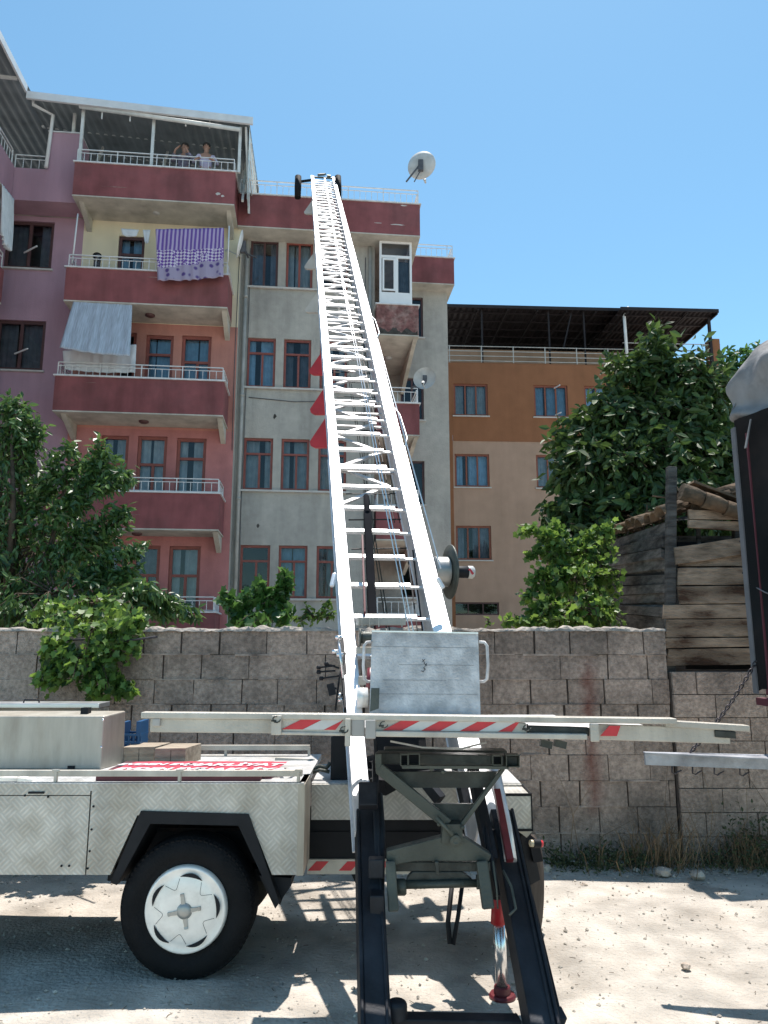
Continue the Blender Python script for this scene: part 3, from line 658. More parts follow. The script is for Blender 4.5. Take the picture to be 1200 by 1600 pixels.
# ------------------------------------------------------------------ laundry, awning, dishes, people on building A
def cloth(name, pts_top, pts_bot, mats, mfun, label, cat, nx=40, nz=24, fold=.03, fs=.9, thick=.006):
    a, b = map(Vector, pts_top); c, d = map(Vector, pts_bot); nrm = (b - a).cross(a - c).normalized(); vs = []
    o0 = a.copy()
    for j in range(nz + 1):
        t = j / nz
        for i in range(nx + 1):
            s = i / nx; p = a.lerp(b, s).lerp(c.lerp(d, s), t); w = fold * (.3 + t) * math.sin(i * fs + 1.3 * math.sin(i * .31)) + fold * .3 * math.sin(i * 2.3 + t * 4)
            sag = -.04 * math.sin(s * math.pi) * 1 * t + .0
            vs.append(p + nrm * w + Vector((0, 0, sag)) - o0)
    m = MB()
    for j in range(nz):
        for i in range(nx):
            k = j * (nx + 1) + i; q = [vs[k], vs[k + 1], vs[k + nx + 2], vs[k + nx + 1]]
    base = [tuple(v) for v in vs]; o = 0; m.v = base
    for j in range(nz):
        for i in range(nx):
            k = j * (nx + 1) + i; m.f.append([k, k + 1, k + nx + 2, k + nx + 1]); m.m.append(mfun(i / nx, j / nz)); m.sm.append(True)
    ob = m.build(name, mats); ob.location = o0; sd = ob.modifiers.new('solid', 'SOLIDIFY'); sd.thickness = thick
    return tag(ob, label, cat)
def pattern_mat(name, c1, c2, kind, sc):
    m = mat(name, c1, .9, 0, .12, 9); t = m.node_tree; N = t.nodes; L = t.links; b = N['Principled BSDF']; tc = N.new('ShaderNodeTexCoord')
    if kind == 'stripe':
        n = N.new('ShaderNodeTexWave'); n.inputs['Scale'].default_value = sc; n.inputs['Distortion'].default_value = .6; fac = n.outputs['Fac']; lo, hi = .45, .6
    elif kind == 'check':
        mp = N.new('ShaderNodeMapping'); mp.inputs['Rotation'].default_value = (0, R(45), 0); n = N.new('ShaderNodeTexChecker'); n.inputs['Scale'].default_value = sc; fac = n.outputs['Fac']; lo, hi = .45, .55
        L.new(tc.outputs['Object'], mp.inputs[0]); L.new(mp.outputs[0], n.inputs['Vector'])
    else:
        n = N.new('ShaderNodeTexVoronoi'); n.inputs['Scale'].default_value = sc; fac = n.outputs['Distance']; lo, hi = .22, .4
    if kind != 'check': L.new(tc.outputs['Object'], n.inputs['Vector'])
    r_ = N.new('ShaderNodeValToRGB'); r_.color_ramp.elements[0].position = lo; r_.color_ramp.elements[1].position = hi
    r_.color_ramp.elements[0].color = (*c1, 1); r_.color_ramp.elements[1].color = (*c2, 1)
    L.new(fac, r_.inputs[0]); L.new(r_.outputs[0], b.inputs['Base Color']); return m
M['bl1'] = pattern_mat('purple_stripes', (.14, .075, .30), (.42, .34, .52), 'stripe', 3.2)
M['bl2'] = pattern_mat('purple_checks', (.13, .05, .28), (.58, .52, .62), 'check', 16)
M['bl3'] = pattern_mat('floral_print', (.085, .05, .20), (.34, .29, .40), 'floral', 6)
y = -1.72
a = A.F(243, 358, y); b = A.F(350, 356, y); c = A.F(246, 438, y - .1); d = A.F(349, 432, y - .1)
W3 = lambda q, yy: A.W(q[0], yy, q[1])
cloth('blanket', (W3(a, y), W3(b, y)), (W3(c, y - .1), W3(d, y - .1)), ['bl1', 'bl2', 'bl3'], lambda s, t: 0 if t < .38 + .06 * s * 0 else (1 if t < .68 - .12 * s + .06 else 2),
      'purple patterned blanket hung out over the upper balcony railing', 'blanket', fold=.022)
y = -1.6
cloth('hanging_cloth', (W3(A.F(189, 357, -1.2), -1.2), W3(A.F(217, 359, -1.2), -1.2)), (W3(A.F(191, 367, -1.2), -1.2), W3(A.F(213, 369, -1.2), -1.2)), ['whitecloth'], lambda s, t: 0,
      'small white dotted cloth drying above the balcony door', 'laundry', fold=.012, nx=12, nz=4)
cloth('hanging_cloth', (W3(A.F(223, 359, -1.2), -1.2), W3(A.F(235, 359, -1.2), -1.2)), (W3(A.F(226, 378, -1.2), -1.2), W3(A.F(232, 379, -1.2), -1.2)), ['whitecloth'], lambda s, t: 0,
      'narrow white cloth hanging just left of the purple blanket', 'laundry', fold=.012, nx=12, nz=6)
cloth('balcony_awning', (W3(A.F(117, 463, -1.5), -1.5), W3(A.F(207, 470, -1.5), -1.5)), (W3(A.F(93, 543, -2.0), -2.0), W3(A.F(203, 556, -2.0), -2.0)), ['awncloth'], lambda s, t: 0,
      'pale grey striped awning cloth slanting over the balcony', 'awning', fold=.012)
cloth('balcony_curtain', (W3(A.F(98, 548, -1.45), -1.45), W3(A.F(213, 538, -1.45), -1.45)), (W3(A.F(100, 577, -1.45), -1.45), W3(A.F(211, 582, -1.45), -1.45)), ['whitecloth'], lambda s, t: 0,
      'white cloth behind the railing under the striped awning', 'curtain', fold=.02)
cloth('wing_curtain', (A.W(-5.72, -1.5, 12.68), A.W(-5.70, -1.25, 12.68)), (A.W(-5.72, -1.55, 11.3), A.W(-5.68, -1.2, 11.3)), ['whitecloth'], lambda s, t: 0,
      'white curtain gathered at the far left balcony', 'curtain', fold=.04)
cloth('wing_curtain', (A.W(-5.74, -1.9, 12.68), A.W(-5.70, -1.4, 12.68)), (A.W(-5.74, -1.7, 11.5), A.W(-5.68, -1.3, 11.3)), ['whitecloth'], lambda s, t: 0,
      'second white curtain strip tied beside the gathered one', 'curtain', fold=.03)

def dish(name, center, aim, rad, label, mount, back=False, mt='dish'):
    r = thing(name, Vector(mount), label, 'satellite dish'); aim = Vector(aim).normalized(); c = Vector(center)
    m = WB(r); m.lathe(c - aim * .02, aim, [(-.005, 0.0), (.0, rad * .35), (.02, rad * .7), (.06, rad), (.075, rad * 1.01), (.065, rad * .985), (.03, rad * .7), (.01, rad * .35), (.005, 0)], 40)
    m.done('reflector', mt)
    m = WB(r); bk = c - aim * .05
    m.beam(bk + Vector((0, 0, .1)), bk - Vector((0, 0, .22)), .14, .10); m.beam(bk, Vector(mount), .04, .04); m.beam(bk - Vector((0, 0, .2)), Vector(mount) + Vector((.22, 0, 0)), .03, .03)
    m.done('bracket', 'dishdark')
    m = WB(r); lo = c - Vector((0, 0, rad * .95)); fp = c + aim * rad * 1.0 - Vector((0, 0, rad * .75)); m.tube([lo, fp], .012, 6); m.lathe(fp, (c - fp), [(-.06, .025), (0, .03), (.05, .045), (.05, 0)], 12)
    m.done('feed_arm', 'dish'); return r
cc = P(658, 257, 18.6)
dish('satellite_dish', cc, (.34, 1, .12), .40, 'large grey satellite dish seen from behind on the roof railing', cc + Vector((-.42, -.1, -.60)))
cc = P(664, 592, 18.0)
dish('satellite_dish', cc, (-.25, -1, .02), .29, 'pale satellite dish on the corner balcony beside the grey wall', cc + Vector((-.35, .3, -.15)))
cc = P(377, 382, 17.9)
dish('satellite_dish', cc, (-1, -.22, .2), .36, 'white satellite dish seen nearly edge on beside the balcony pipe', cc + Vector((.1, .5, -.1)), mt='white')
cc = P(152, 402, 17.3)
dish('satellite_dish', cc, (.3, -1, .2), .11, 'tiny dark dish behind the upper balcony railing', cc + Vector((0, .3, -.35)), mt='black')

def person(loc, face, pose, label, shirt, hairm='hair'):
    r = thing('person', loc, label, 'person', face)
    def skin(name, verts, edges, rad, mt, root=0):
        me = bpy.data.meshes.new(name); me.from_pydata(verts, edges, []); me.materials.append(M[mt]); o = bpy.data.objects.new(name, me); C.objects.link(o); o.parent = r
        md = o.modifiers.new('skin', 'SKIN'); md.use_smooth_shade = True
        for i, v in enumerate(me.skin_vertices[0].data): v.radius = (rad[i], rad[i] * .85) if not isinstance(rad[i], tuple) else rad[i]; v.use_root = (i == root)
        o.modifiers.new('sub', 'SUBSURF').levels = 1; o.modifiers['sub'].render_levels = 2; return o
    V = [(0, 0, .95), (0, .0, 1.18), (0, .0, 1.38), (0, 0, 1.50), (0, -.01, 1.58), (0, -.02, 1.68), (0, -.015, 1.76)]
    Rr = [(.16, .11), (.14, .10), (.17, .10), (.055, .055), (.072, .08), (.082, .095), (.05, .055)]
    E = [(0, 1), (1, 2), (2, 3), (3, 4), (4, 5), (5, 6)]
    for s in (-1, 1):
        b = len(V); V += [(s * .10, 0, .88), (s * .12, .0, .48), (s * .12, .02, .08), (s * .13, -.12, .04)]; Rr += [.09, .062, .045, .04]; E += [(0, b), (b, b + 1), (b + 1, b + 2), (b + 2, b + 3)]
    arms = pose
    for s, (el, wr, hd) in zip((-1, 1), arms):
        b = len(V); V += [(s * .19, 0, 1.40), el, wr, hd]; Rr += [.055, .042, .030, .028]; E += [(2, b), (b, b + 1), (b + 1, b + 2), (b + 2, b + 3)]
        d = (Vector(hd) - Vector(wr)).normalized(); side = d.cross(Vector((0, 0, 1))).normalized() if abs(d.z) < .9 else Vector((1, 0, 0))
        for k in range(4):
            t = Vector(hd) + side * (k - 1.5) * .02; q = len(V); V += [tuple(t + d * .04), tuple(t + d * .075 + Vector((0, 0, -.012)))]; Rr += [.009, .008]; E += [(b + 3, q), (q, q + 1)]
        q = len(V); V += [tuple(Vector(wr).lerp(Vector(hd), .6) - side * .04 + Vector((0, 0, .01)))]; Rr += [.010]; E += [(b + 3, q)]
    skin('body', V, E, Rr, 'skin')
    # shirt, trousers, hair slightly proud of the body
    V = [(0, 0, .93), (0, 0, 1.18), (0, 0, 1.38), (0, 0, 1.46)]; Rr = [(.185, .13), (.165, .12), (.19, .12), (.08, .08)]; E = [(0, 1), (1, 2), (2, 3)]
    for s, (el, wr, hd) in zip((-1, 1), arms):
        b = len(V); V += [(s * .19, 0, 1.40), el, tuple(Vector(el).lerp(Vector(wr), .7))]; Rr += [.075, .060, .048]; E += [(2, b), (b, b + 1), (b + 1, b + 2)]
    skin('shirt', V, E, Rr, shirt)
    V = [(0, 0, .98)]; Rr = [(.18, .13)]; E = []
    for s in (-1, 1):
        b = len(V); V += [(s * .10, 0, .88), (s * .12, 0, .48), (s * .12, .02, .12)]; Rr += [.115, .085, .07]; E += [(0, b), (b, b + 1), (b + 1, b + 2)]
    skin('trousers', V, E, Rr, 'trousers')
    m = MB(); m.lathe((0, .015, 1.715), (0, .15, 1), [(-.03, .098), (.02, .104), (.06, .085), (.085, .045), (.092, 0)], 20); m.build('hair', hairm, r)
    m = MB()
    m.lathe((-.032, -.098, 1.685), (0, -1, 0), [(-.01, .013), (.004, .009), (.007, 0)], 10, 0); m.lathe((.032, -.098, 1.685), (0, -1, 0), [(-.01, .013), (.004, .009), (.007, 0)], 10, 0)
    m.build('eyes', 'hair', r)
    m = MB(); m.prism([(-.014, -.098, 1.645), (.014, -.098, 1.645), (0, -.10, 1.685)], (0, -.022, 0)); m.box(-.024, .024, -.10, -.088, 1.614, 1.622)
    for s in (-1, 1): m.lathe((s * .085, 0, 1.665), (s, 0, 0), [(-.01, .03), (.008, .028), (.012, 0)], 10)
    m.build('face', 'skin', r); return r
pp = A.W(A.F(322, 240, -1.25)[0], -1.22, 12.86)
person(pp, R(10), [((-.30, -.10, 1.14), (-.24, -.30, 1.10), (-.17, -.34, 1.10)), ((.30, -.10, 1.14), (.24, -.30, 1.10), (.17, -.34, 1.10))],
       'person in a light lilac shirt leaning at the terrace railing', 'shirt')
pp = A.W(A.F(288, 240, -1.2)[0], -1.15, 12.86)
person(pp, R(-5), [((-.27, -.14, 1.20), (-.15, -.26, 1.44), (-.08, -.24, 1.52)), ((.27, -.14, 1.20), (.15, -.26, 1.44), (.08, -.24, 1.52))],
       'person in a dark patterned top with both hands raised at the face', 'darkshirt')

# ================================================================== orange building
B = Frame(2.62, 27.5, R(3.0))
def building_b():
    r = thing('apartment_building', B.o, 'orange and beige apartment block with dark metal roof canopy', 'building', B.a)
    cols = [((708, 762), (706, 762)), ((834, 887), (836, 890)), ((913, 967), (915, 970)), ((1000, 1053), (1000, 1053))]
    xs = [(B.F(a[0], 625, 0)[0] + (.02 if i == 0 else 0), B.F(a[1], 625, 0)[0]) for i, (a, b) in enumerate(cols)]
    sills = [B.F(735, v, 0)[1] for v in (875, 761, 650)]
    zs = [(s, s + 1.30) for s in sills]
    zc = B.F(735, 689, 0)[1]; zt = B.F(735, 568, 0)[1]
    holes = [(a, b, c, d) for (a, b) in xs for (c, d) in zs]
    bs = (B.F(704, 950, 0)[0] + .08, B.F(780, 950, 0)[0], B.F(735, 961, 0)[1], B.F(735, 941, 0)[1])
    m = MB(); xr = B.F(1127, 560, 0)[0]
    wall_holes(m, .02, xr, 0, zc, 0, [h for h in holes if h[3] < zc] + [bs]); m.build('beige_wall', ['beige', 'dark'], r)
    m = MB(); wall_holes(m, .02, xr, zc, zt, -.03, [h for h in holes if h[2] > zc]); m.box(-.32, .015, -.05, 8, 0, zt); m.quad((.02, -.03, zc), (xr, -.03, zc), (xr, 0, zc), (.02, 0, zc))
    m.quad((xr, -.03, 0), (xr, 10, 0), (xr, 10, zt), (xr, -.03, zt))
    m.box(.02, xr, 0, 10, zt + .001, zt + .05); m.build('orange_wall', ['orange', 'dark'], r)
    for i, (a, b) in enumerate(xs):
        for j, (c, d) in enumerate(zs):
            cur = [['curtaindark', 'curtainblue', 'curtain'], ['curtain', 'curtain', 'curtainblue'], [None, 'curtain', 'curtainblue'], [None, None, None]][i][j]
            window(r, a, b, c, d, -.03 if c > zc else 0, 'orangewood', 'three', cur, w=.07, opened=(i == 1 and j == 2))
    window(r, bs[0], bs[1], bs[2], bs[3], 0, 'darkframe', 'three', None, w=.05, sill=False)
    g = MB()
    for z in (.12, .32, .52, .72): g.beam((-.1, .0, zt + z), (xr - 1.2, .0, zt + z), .03, .025)
    x = -.05
    while x < xr: g.beam((x, 0, zt + .05), (x, 0, zt + .74), .035, .035); x += 1.27
    for z in (.32, .72, 1.0): g.beam((xr - 4, -.0, zt + z), (xr, -.0, zt + z), .03, .025)
    g.build('railing', 'pipe', r)
    # penthouse wall, canopy
    m = MB(); m.box(0, xr - 2.2, 3.0, 9.8, zt + .05, 14.35); m.build('penthouse_wall', 'beige', r)
    m = MB(); x1 = B.F(968, 482, 0)[0]
    def can(xa, xb, ya, yb, za, zb, n):
        vs = []
        for i in range(n * 4 + 1):
            x = xa + (xb - xa) * i / (n * 4); o_ = (0, .04, .04, 0)[i % 4]; vs += [(x, ya, za + o_), (x, yb, zb + o_)]
        m.add(vs, [(2 * i, 2 * i + 2, 2 * i + 3, 2 * i + 1) for i in range(n * 4)])
        m.box(xa, xb, ya - .02, ya + .03, za - .06, za + .07); m.box(xb - .03, xb + .02, ya + .03, yb, za - .06, za + .06)
        k = ya + .5
        while k < yb: m.box(xa + .02, xb - .04, k, k + .06, za + (zb - za) * (k - ya) / (yb - ya) - .07, za + (zb - za) * (k - ya) / (yb - ya) - .01); k += .8
        x = xa + .3
        while x < xb: m.box(x, x + .05, ya + .05, yb, za - .13, za - .072); x += 1.2
    zc1 = B.F(800, 480, .3)[1]
    can(-.3, x1 + 2.6, .3, 9, zc1, zc1 + .12, 38); zc2 = B.F(1050, 484, -.6)[1]; can(x1 - .2, B.F(1123, 487, -.6)[0], -.6, 3.6, zc2, zc2 + .02, 20)
    for u in (756, 862, 918, 985):
        xx = B.F(u, 540, .2)[0]; m.beam((xx, .5, zt + .05), (xx, .5, zc1), .06, .06)
    xx = B.F(918, 540, .2)[0]; m.beam((xx - .9, .5, zt + .9), (xx - .5, .5, zc1 - .1), .05, .05)
    xx = B.F(1113, 520, -.3)[0]; m.beam((xx, -.1, zt + .05), (xx, -.1, zc2 - .1), .10, .10)
    m.build('roof_canopy', 'brownroof', r)
    m = MB(); a = B.F(981, 488, -.1); m.tube([(a[0], .3, zc1 - .05), (a[0], -.15, zc1 - .12), (a[0] - .18, -.15, zc1 - .5), (a[0] - .16, -.15, zt)], .06, 8); m.build('downpipe', 'fascia', r)
    m = MB(); m.box(xr - .42, xr - .02, -.02, .4, zt + .05, zt + 1.25); m.build('pillar', 'orange', r)
    m = MB(); m.box(1.1, 1.35, 1, 1.3, zc1 + .12, zc1 + .32); m.build('roof_vent', 'dish', r)
building_b()

# ================================================================== trees and plants
def leaf_mesh(name, centers, mt, size, parent, seed=1, droop=.6, shape='leaf', aspect=.42):
    """centers = list of (Vector, dirVector)"""
    rg = np.random.default_rng(seed); V = []; F_ = []
    for (c, d) in centers:
        d = (d + Vector(rg.normal(0, .45, 3)) + Vector((0, 0, -droop))).normalized(); sd = d.cross(Vector(rg.normal(0, 1, 3))).normalized(); n = d.cross(sd)
        if n.z < 0: sd = -sd; n = -n
        L_ = size * rg.uniform(.65, 1.25); w = L_ * aspect; b = len(V)
        if shape == 'leaf':
            V += [c, c + d * L_ * .35 + sd * w * .5 + n * w * .12, c + d * L_ * .35 - n * w * .08, c + d * L_ * .35 - sd * w * .5 + n * w * .12, c + d * L_ * .72 + sd * w * .34 - n * L_ * .03, c + d * L_ * .72 - sd * w * .34 - n * L_ * .03, c + d * L_ - n * L_ * .10]
            F_ += [(b, b + 1, b + 2), (b, b + 2, b + 3), (b + 1, b + 4, b + 6, b + 2), (b + 2, b + 6, b + 5, b + 3)]
        else:                                # lobed vine leaf
            pts = [(0, 0), (.45, .10), (.38, .38), (.62, .55), (.25, .70), (0, 1), (-.25, .70), (-.62, .55), (-.38, .38), (-.45, .10)]
            V += [c + sd * (px * L_) + d * (py * L_) + n * (.12 * L_ * abs(px)) for px, py in pts]
            F_ += [(b, b + 1, b + 2, b + 5), (b + 2, b + 3, b + 4, b + 5), (b, b + 5, b + 8, b + 9), (b + 5, b + 6, b + 7, b + 8)]
    me = bpy.data.meshes.new(name); me.from_pydata([tuple(v) for v in V], [], F_); me.materials.append(M[mt]); me.update()
    o = bpy.data.objects.new(name, me); C.objects.link(o); o.parent = parent; return o
def sprigs(c, r, n, rg, per, spread, out=None, droop=.3):
    """n twigs in an ellipsoid (radii r), each with `per` leaves strung along it -> clustered, gappy foliage"""
    res = []; tw = []
    for _ in range(n):
        q = rg.normal(0, 1, 3); q /= np.linalg.norm(q); rad = rg.uniform(.35, 1.0) ** .6
        p = Vector((c[0] + q[0] * r[0] * rad, c[1] + q[1] * r[1] * rad, c[2] + q[2] * r[2] * rad))
        d = Vector(q) + Vector(rg.normal(0, .4, 3)); d.z -= droop * .5; d.normalize()
        for k in range(per):
            t = k / per; pos = p + d * (t - .4) * spread + Vector((0, 0, -droop * spread * t * t)); side = d.cross(Vector((0, 0, 1))) * (1 if k % 2 else -1)
            res.append((pos, (d * .6 + side * .9)))
        tw.append((p - d * spread * .4, p + d * spread * .5 + Vector((0, 0, -droop * spread * .5))))
    return res, tw
def tree(name, base, clumps, label, cat, mt, leafsize, dens, seed, droop=.6, per=9, spread=.28, shape='leaf', aspect=.42, trunk_r=.12, group=None, limbs=True, sprays=(), sr=.07):
    r = thing(name, base, label, cat, 0, group); rg = np.random.default_rng(seed); b = Vector(base); res = []; tws = []
    m = MB(); fork = None
    cs = [(P(u, v, Y), rx, rz) for (u, v, Y, rx, rz) in clumps]
    if limbs:
        mean = sum((c for c, _, _ in cs), Vector()) / len(cs); f = Vector((b.x * .5 + mean.x * .5, b.y * .5 + mean.y * .5, b.z + max(.5, (mean.z - b.z) * .55)))
        m.tube([Vector((0, 0, -.05)), (f - b) * .5 + Vector((.04, .02, 0)), f - b], [trunk_r, trunk_r * .8, trunk_r * .65], 10)
        for (c, rx, rz) in cs:
            mid = (f + c) / 2 + Vector(rg.normal(0, .08, 3)) + Vector((0, 0, .1)); m.tube([f - b, mid - b, c - b], [trunk_r * .42, trunk_r * .26, trunk_r * .1], 6)
    for (c, rx, rz) in cs:
        n = int(dens * (rx * rx * rz) ** .62); a, t = sprigs(c, (rx, rx * .9, rz), n, rg, per, spread, droop=droop); res += a; tws += t
        for (p, q) in t[::3]: m.tube([c.lerp(p, .45) - b, p - b, q - b], [.012, .007, .003], 4, caps=False)
    for (Y, pl) in sprays:
        pp = [P(u, v, Y) for u, v in pl]; m.tube([p - b for p in pp], [.014] + [.005] * (len(pp) - 1), 5, caps=False)
        for p, q in zip(pp, pp[1:]):
            d = (q - p); k = max(4, int(d.length * (420 if leafsize < .12 else 240)))
            for _ in range(k):
                c = p + d * rg.uniform(0, 1) + Vector(rg.normal(0, sr * .55, 3)); res.append((c, d.normalized() * .7 + Vector(rg.normal(0, .7, 3))))
    m.build('trunk', 'bark', r)
    leaf_mesh('crown', [(p - b, d) for p, d in res], mt, leafsize, r, seed, droop, shape, aspect)
    return r
# cherry tree on the left
cl = [(18, 650, 8.2, .28, .30), (5, 720, 8.2, .4, .45), (35, 700, 8.3, .25, .3), (0, 800, 8.4, .6, .6), (60, 850, 8.3, .55, .45), (20, 900, 8.2, .7, .6), (100, 800, 8.2, .22, .25), (110, 730, 8.2, .13, .22),
      (120, 860, 8.1, .28, .22), (90, 930, 7.8, .6, .35), (150, 910, 8.0, .28, .22), (60, 960, 7.6, .6, .25), (20, 960, 7.8, .6, .3), (175, 955, 7.5, .40, .12), (60, 760, 8.4, .16, .14), (40, 640, 8.2, .10, .10)]
sp = [(8.1, [(90, 820), (125, 760), (150, 725), (158, 690)]), (8.1, [(130, 765), (160, 735), (176, 715)]), (8.1, [(100, 790), (140, 755), (170, 735), (200, 742)]), (8.0, [(90, 810), (140, 775), (175, 755), (202, 748)]),
      (8.0, [(100, 840), (150, 815), (180, 800), (200, 795)]), (8.0, [(110, 860), (160, 830), (195, 808)]), (7.9, [(120, 900), (170, 870), (200, 860), (226, 856)]), (7.9, [(130, 910), (180, 895), (215, 890)]), (7.9, [(150, 900), (195, 905), (218, 920)]),
      (7.7, [(140, 940), (200, 925), (250, 940), (305, 962)]), (7.7, [(150, 950), (210, 945), (260, 960)]), (7.6, [(190, 930), (230, 918), (262, 935)]), (8.2, [(60, 780), (90, 720), (112, 695)]), (8.2, [(30, 740), (50, 690), (62, 665)]), (8.2, [(10, 700), (20, 650), (12, 622)]), (8.2, [(30, 700), (40, 650), (34, 630)]), (8.2, [(40, 800), (95, 750), (130, 720)]), (8.1, [(80, 880), (140, 850), (185, 842)])]
tree('cherry_tree', (-4.6, 8.4, 0), cl, 'dark green cherry tree with drooping glossy leaves in front of the pink balconies', 'tree', 'leafdark', .100, 270, 3, droop=.8, per=9, spread=.26, trunk_r=.12, sprays=sp, sr=.085)
# walnut tree on the right
cl = [(1025, 545, 10.6, .22, .28), (1000, 585, 10.5, .45, .35), (1060, 600, 10.5, .6, .4), (965, 645, 10.3, .5, .35), (1020, 660, 10.4, .8, .55), (1090, 640, 10.4, .5, .45), (905, 705, 10.1, .30, .25), (950, 720, 10.0, .7, .4),
      (1040, 720, 10.0, .8, .6), (1095, 690, 10.0, .4, .3), (905, 800, 9.8, .42, .3), (890, 832, 9.6, .25, .22), (960, 800, 9.8, .6, .45), (1040, 780, 9.8, .7, .5), (1110, 760, 10.2, .6, .7), (930, 860, 9.6, .4, .25), (885, 680, 10.2, .14, .10), (1120, 820, 10.2, .8, .5), (990, 870, 10.2, .7, .5), (985, 740, 10.4, .8, .8), (1050, 640, 10.7, .7, .6)]
sp = [(10.3, [(1000, 600), (1015, 550), (1025, 516)]), (10.3, [(1020, 590), (1035, 545), (1045, 530)]), (10.2, [(960, 640), (920, 660), (875, 672)]), (10.2, [(940, 700), (895, 690), (866, 690)]), (10.1, [(930, 650), (935, 620), (945, 612)]), (10.2, [(980, 590), (965, 565), (955, 572)]),
      (10.0, [(930, 730), (900, 750), (868, 745)]), (9.8, [(920, 790), (880, 790), (858, 800)]), (9.8, [(910, 820), (870, 825), (852, 838)]), (10.0, [(1080, 660), (1120, 680), (1142, 700)]), (10.0, [(1060, 700), (1100, 700), (1135, 712)]), (10.3, [(1060, 590), (1090, 560), (1100, 548)]), (10.3, [(1080, 600), (1120, 585), (1135, 580)]), (9.9, [(960, 740), (990, 725), (1010, 735)])]
tree('walnut_tree', (4.3, 10.6, 0), cl, 'large dark green walnut tree with broad leaves behind the timber shed', 'tree', 'leafwalnut', .165, 400, 5, droop=.55, per=8, spread=.38, aspect=.46, trunk_r=.18, sprays=sp, sr=.17)
tree('broadleaf_tree', (7.6, 13.5, 0), [(1155, 590, 13.5, .40, .30), (1180, 630, 13.5, .7, .6), (1140, 650, 13.6, .6, .6), (1195, 575, 13.5, .35, .25), (1150, 720, 13.5, 1., .9), (1190, 780, 13.4, 1., 1.)],
     'lighter green tree top rising behind the grey tarpaulin', 'tree', 'leafmulb', .15, 330, 6, per=7, spread=.35, sprays=[(13.5, [(1150, 600), (1143, 550)]), (13.5, [(1160, 590), (1168, 548)]), (13.5, [(1180, 580), (1192, 545)]), (13.5, [(1135, 600), (1130, 560)])], sr=.12)
# vine by the shed, cascade over the wall, shoots behind the wall
cl = [(868, 852, 7.4, .16, .12), (905, 858, 7.5, .20, .12), (945, 842, 7.6, .12, .07), (862, 895, 7.2, .14, .10), (900, 900, 7.3, .26, .20), (868, 945, 7.0, .14, .12), (910, 950, 7.0, .26, .16), (935, 900, 7.4, .18, .26), (940, 950, 7.1, .16, .16), (885, 965, 6.9, .2, .08)]
sp = [(7.3, [(880, 850), (845, 832), (815, 828)]), (7.3, [(880, 870), (850, 860), (828, 868)]), (7.4, [(890, 850), (870, 828), (862, 822)]), (7.2, [(880, 920), (845, 920), (818, 935)]), (7.1, [(870, 945), (840, 945), (826, 962)]), (7.0, [(880, 960), (835, 972), (795, 970)]), (7.5, [(900, 860), (925, 832), (958, 822)]), (7.2, [(880, 890), (845, 895), (832, 905)])]
tree('grape_vine', (2.1, 7.3, 0), cl, 'bright green leafy vine climbing the left side of the timber shed', 'vine', 'leafbright', .060, 850, 8, droop=.5, per=6, spread=.17, shape='vine', trunk_r=.02, sprays=sp, sr=.06)
cl = [(150, 985, 5.85, .16, .09), (110, 965, 6.1, .18, .07), (172, 1010, 5.85, .12, .10), (130, 1028, 5.82, .14, .09), (100, 1020, 5.82, .10, .08), (160, 1048, 5.82, .12, .08), (195, 975, 5.95, .10, .05), (150, 945, 6.4, .26, .10), (90, 950, 6.5, .2, .08)]
sp = [(5.83, [(150, 1000), (170, 1050), (195, 1088)]), (5.83, [(160, 1040), (185, 1070), (210, 1082)]), (5.82, [(110, 1010), (85, 1035), (62, 1062)]), (5.82, [(120, 1030), (95, 1055), (80, 1068)]), (5.82, [(140, 1040), (135, 1065), (150, 1085)]), (5.84, [(160, 1000), (195, 1000), (215, 1010)]), (5.84, [(170, 990), (205, 975), (225, 968)]), (5.82, [(100, 990), (80, 1000), (74, 1030)])]
tree('ivy', (-2.6, 6.45, 0), cl, 'bright green creeper spilling over the block wall behind the toolbox', 'vine', 'leafbright', .058, 1150, 9, droop=.7, per=6, spread=.14, shape='vine', limbs=False, sprays=sp, sr=.05)
cl = [(385, 948, 6.6, .10, .07), (430, 935, 6.6, .10, .12), (365, 942, 6.6, .05, .04), (410, 965, 6.5, .20, .05), (455, 955, 6.5, .08, .07)]
tree('mulberry_shrub', (-1.05, 6.55, 0), cl, 'dark mulberry shoots rising just behind the block wall', 'shrub', 'leafmulb', .085, 700, 10, droop=.55, per=6, spread=.14, shape='vine', trunk_r=.015, sprays=[(6.6, [(435, 950), (440, 920), (446, 900)]), (6.6, [(420, 950), (410, 925), (405, 915)]), (6.6, [(380, 960), (362, 940), (354, 932)]), (6.6, [(385, 950), (392, 925)])], sr=.05)
cl = [(485, 965, 6.5, .10, .04), (470, 965, 6.5, .10, .04)]
tree('leafy_shrub', (-.6, 6.55, 0), cl, 'lighter leafy shoots behind the wall next to the ladder rail', 'shrub', 'leafbright', .055, 800, 11, per=6, spread=.11, trunk_r=.010, sprays=[(6.5, [(495, 968), (508, 950), (512, 938)]), (6.5, [(490, 965), (478, 948)]), (6.5, [(510, 968), (520, 955)])], sr=.035)
tree('seedling', (1.1, 6.6, 0), [(793, 972, 6.5, .03, .02)], 'tiny plant tips showing above the wall right of the metal panel', 'plant', 'leafbright', .04, 600, 12, per=4, spread=.07, trunk_r=.004, sprays=[(6.5, [(765, 976), (762, 966)])], sr=.02)

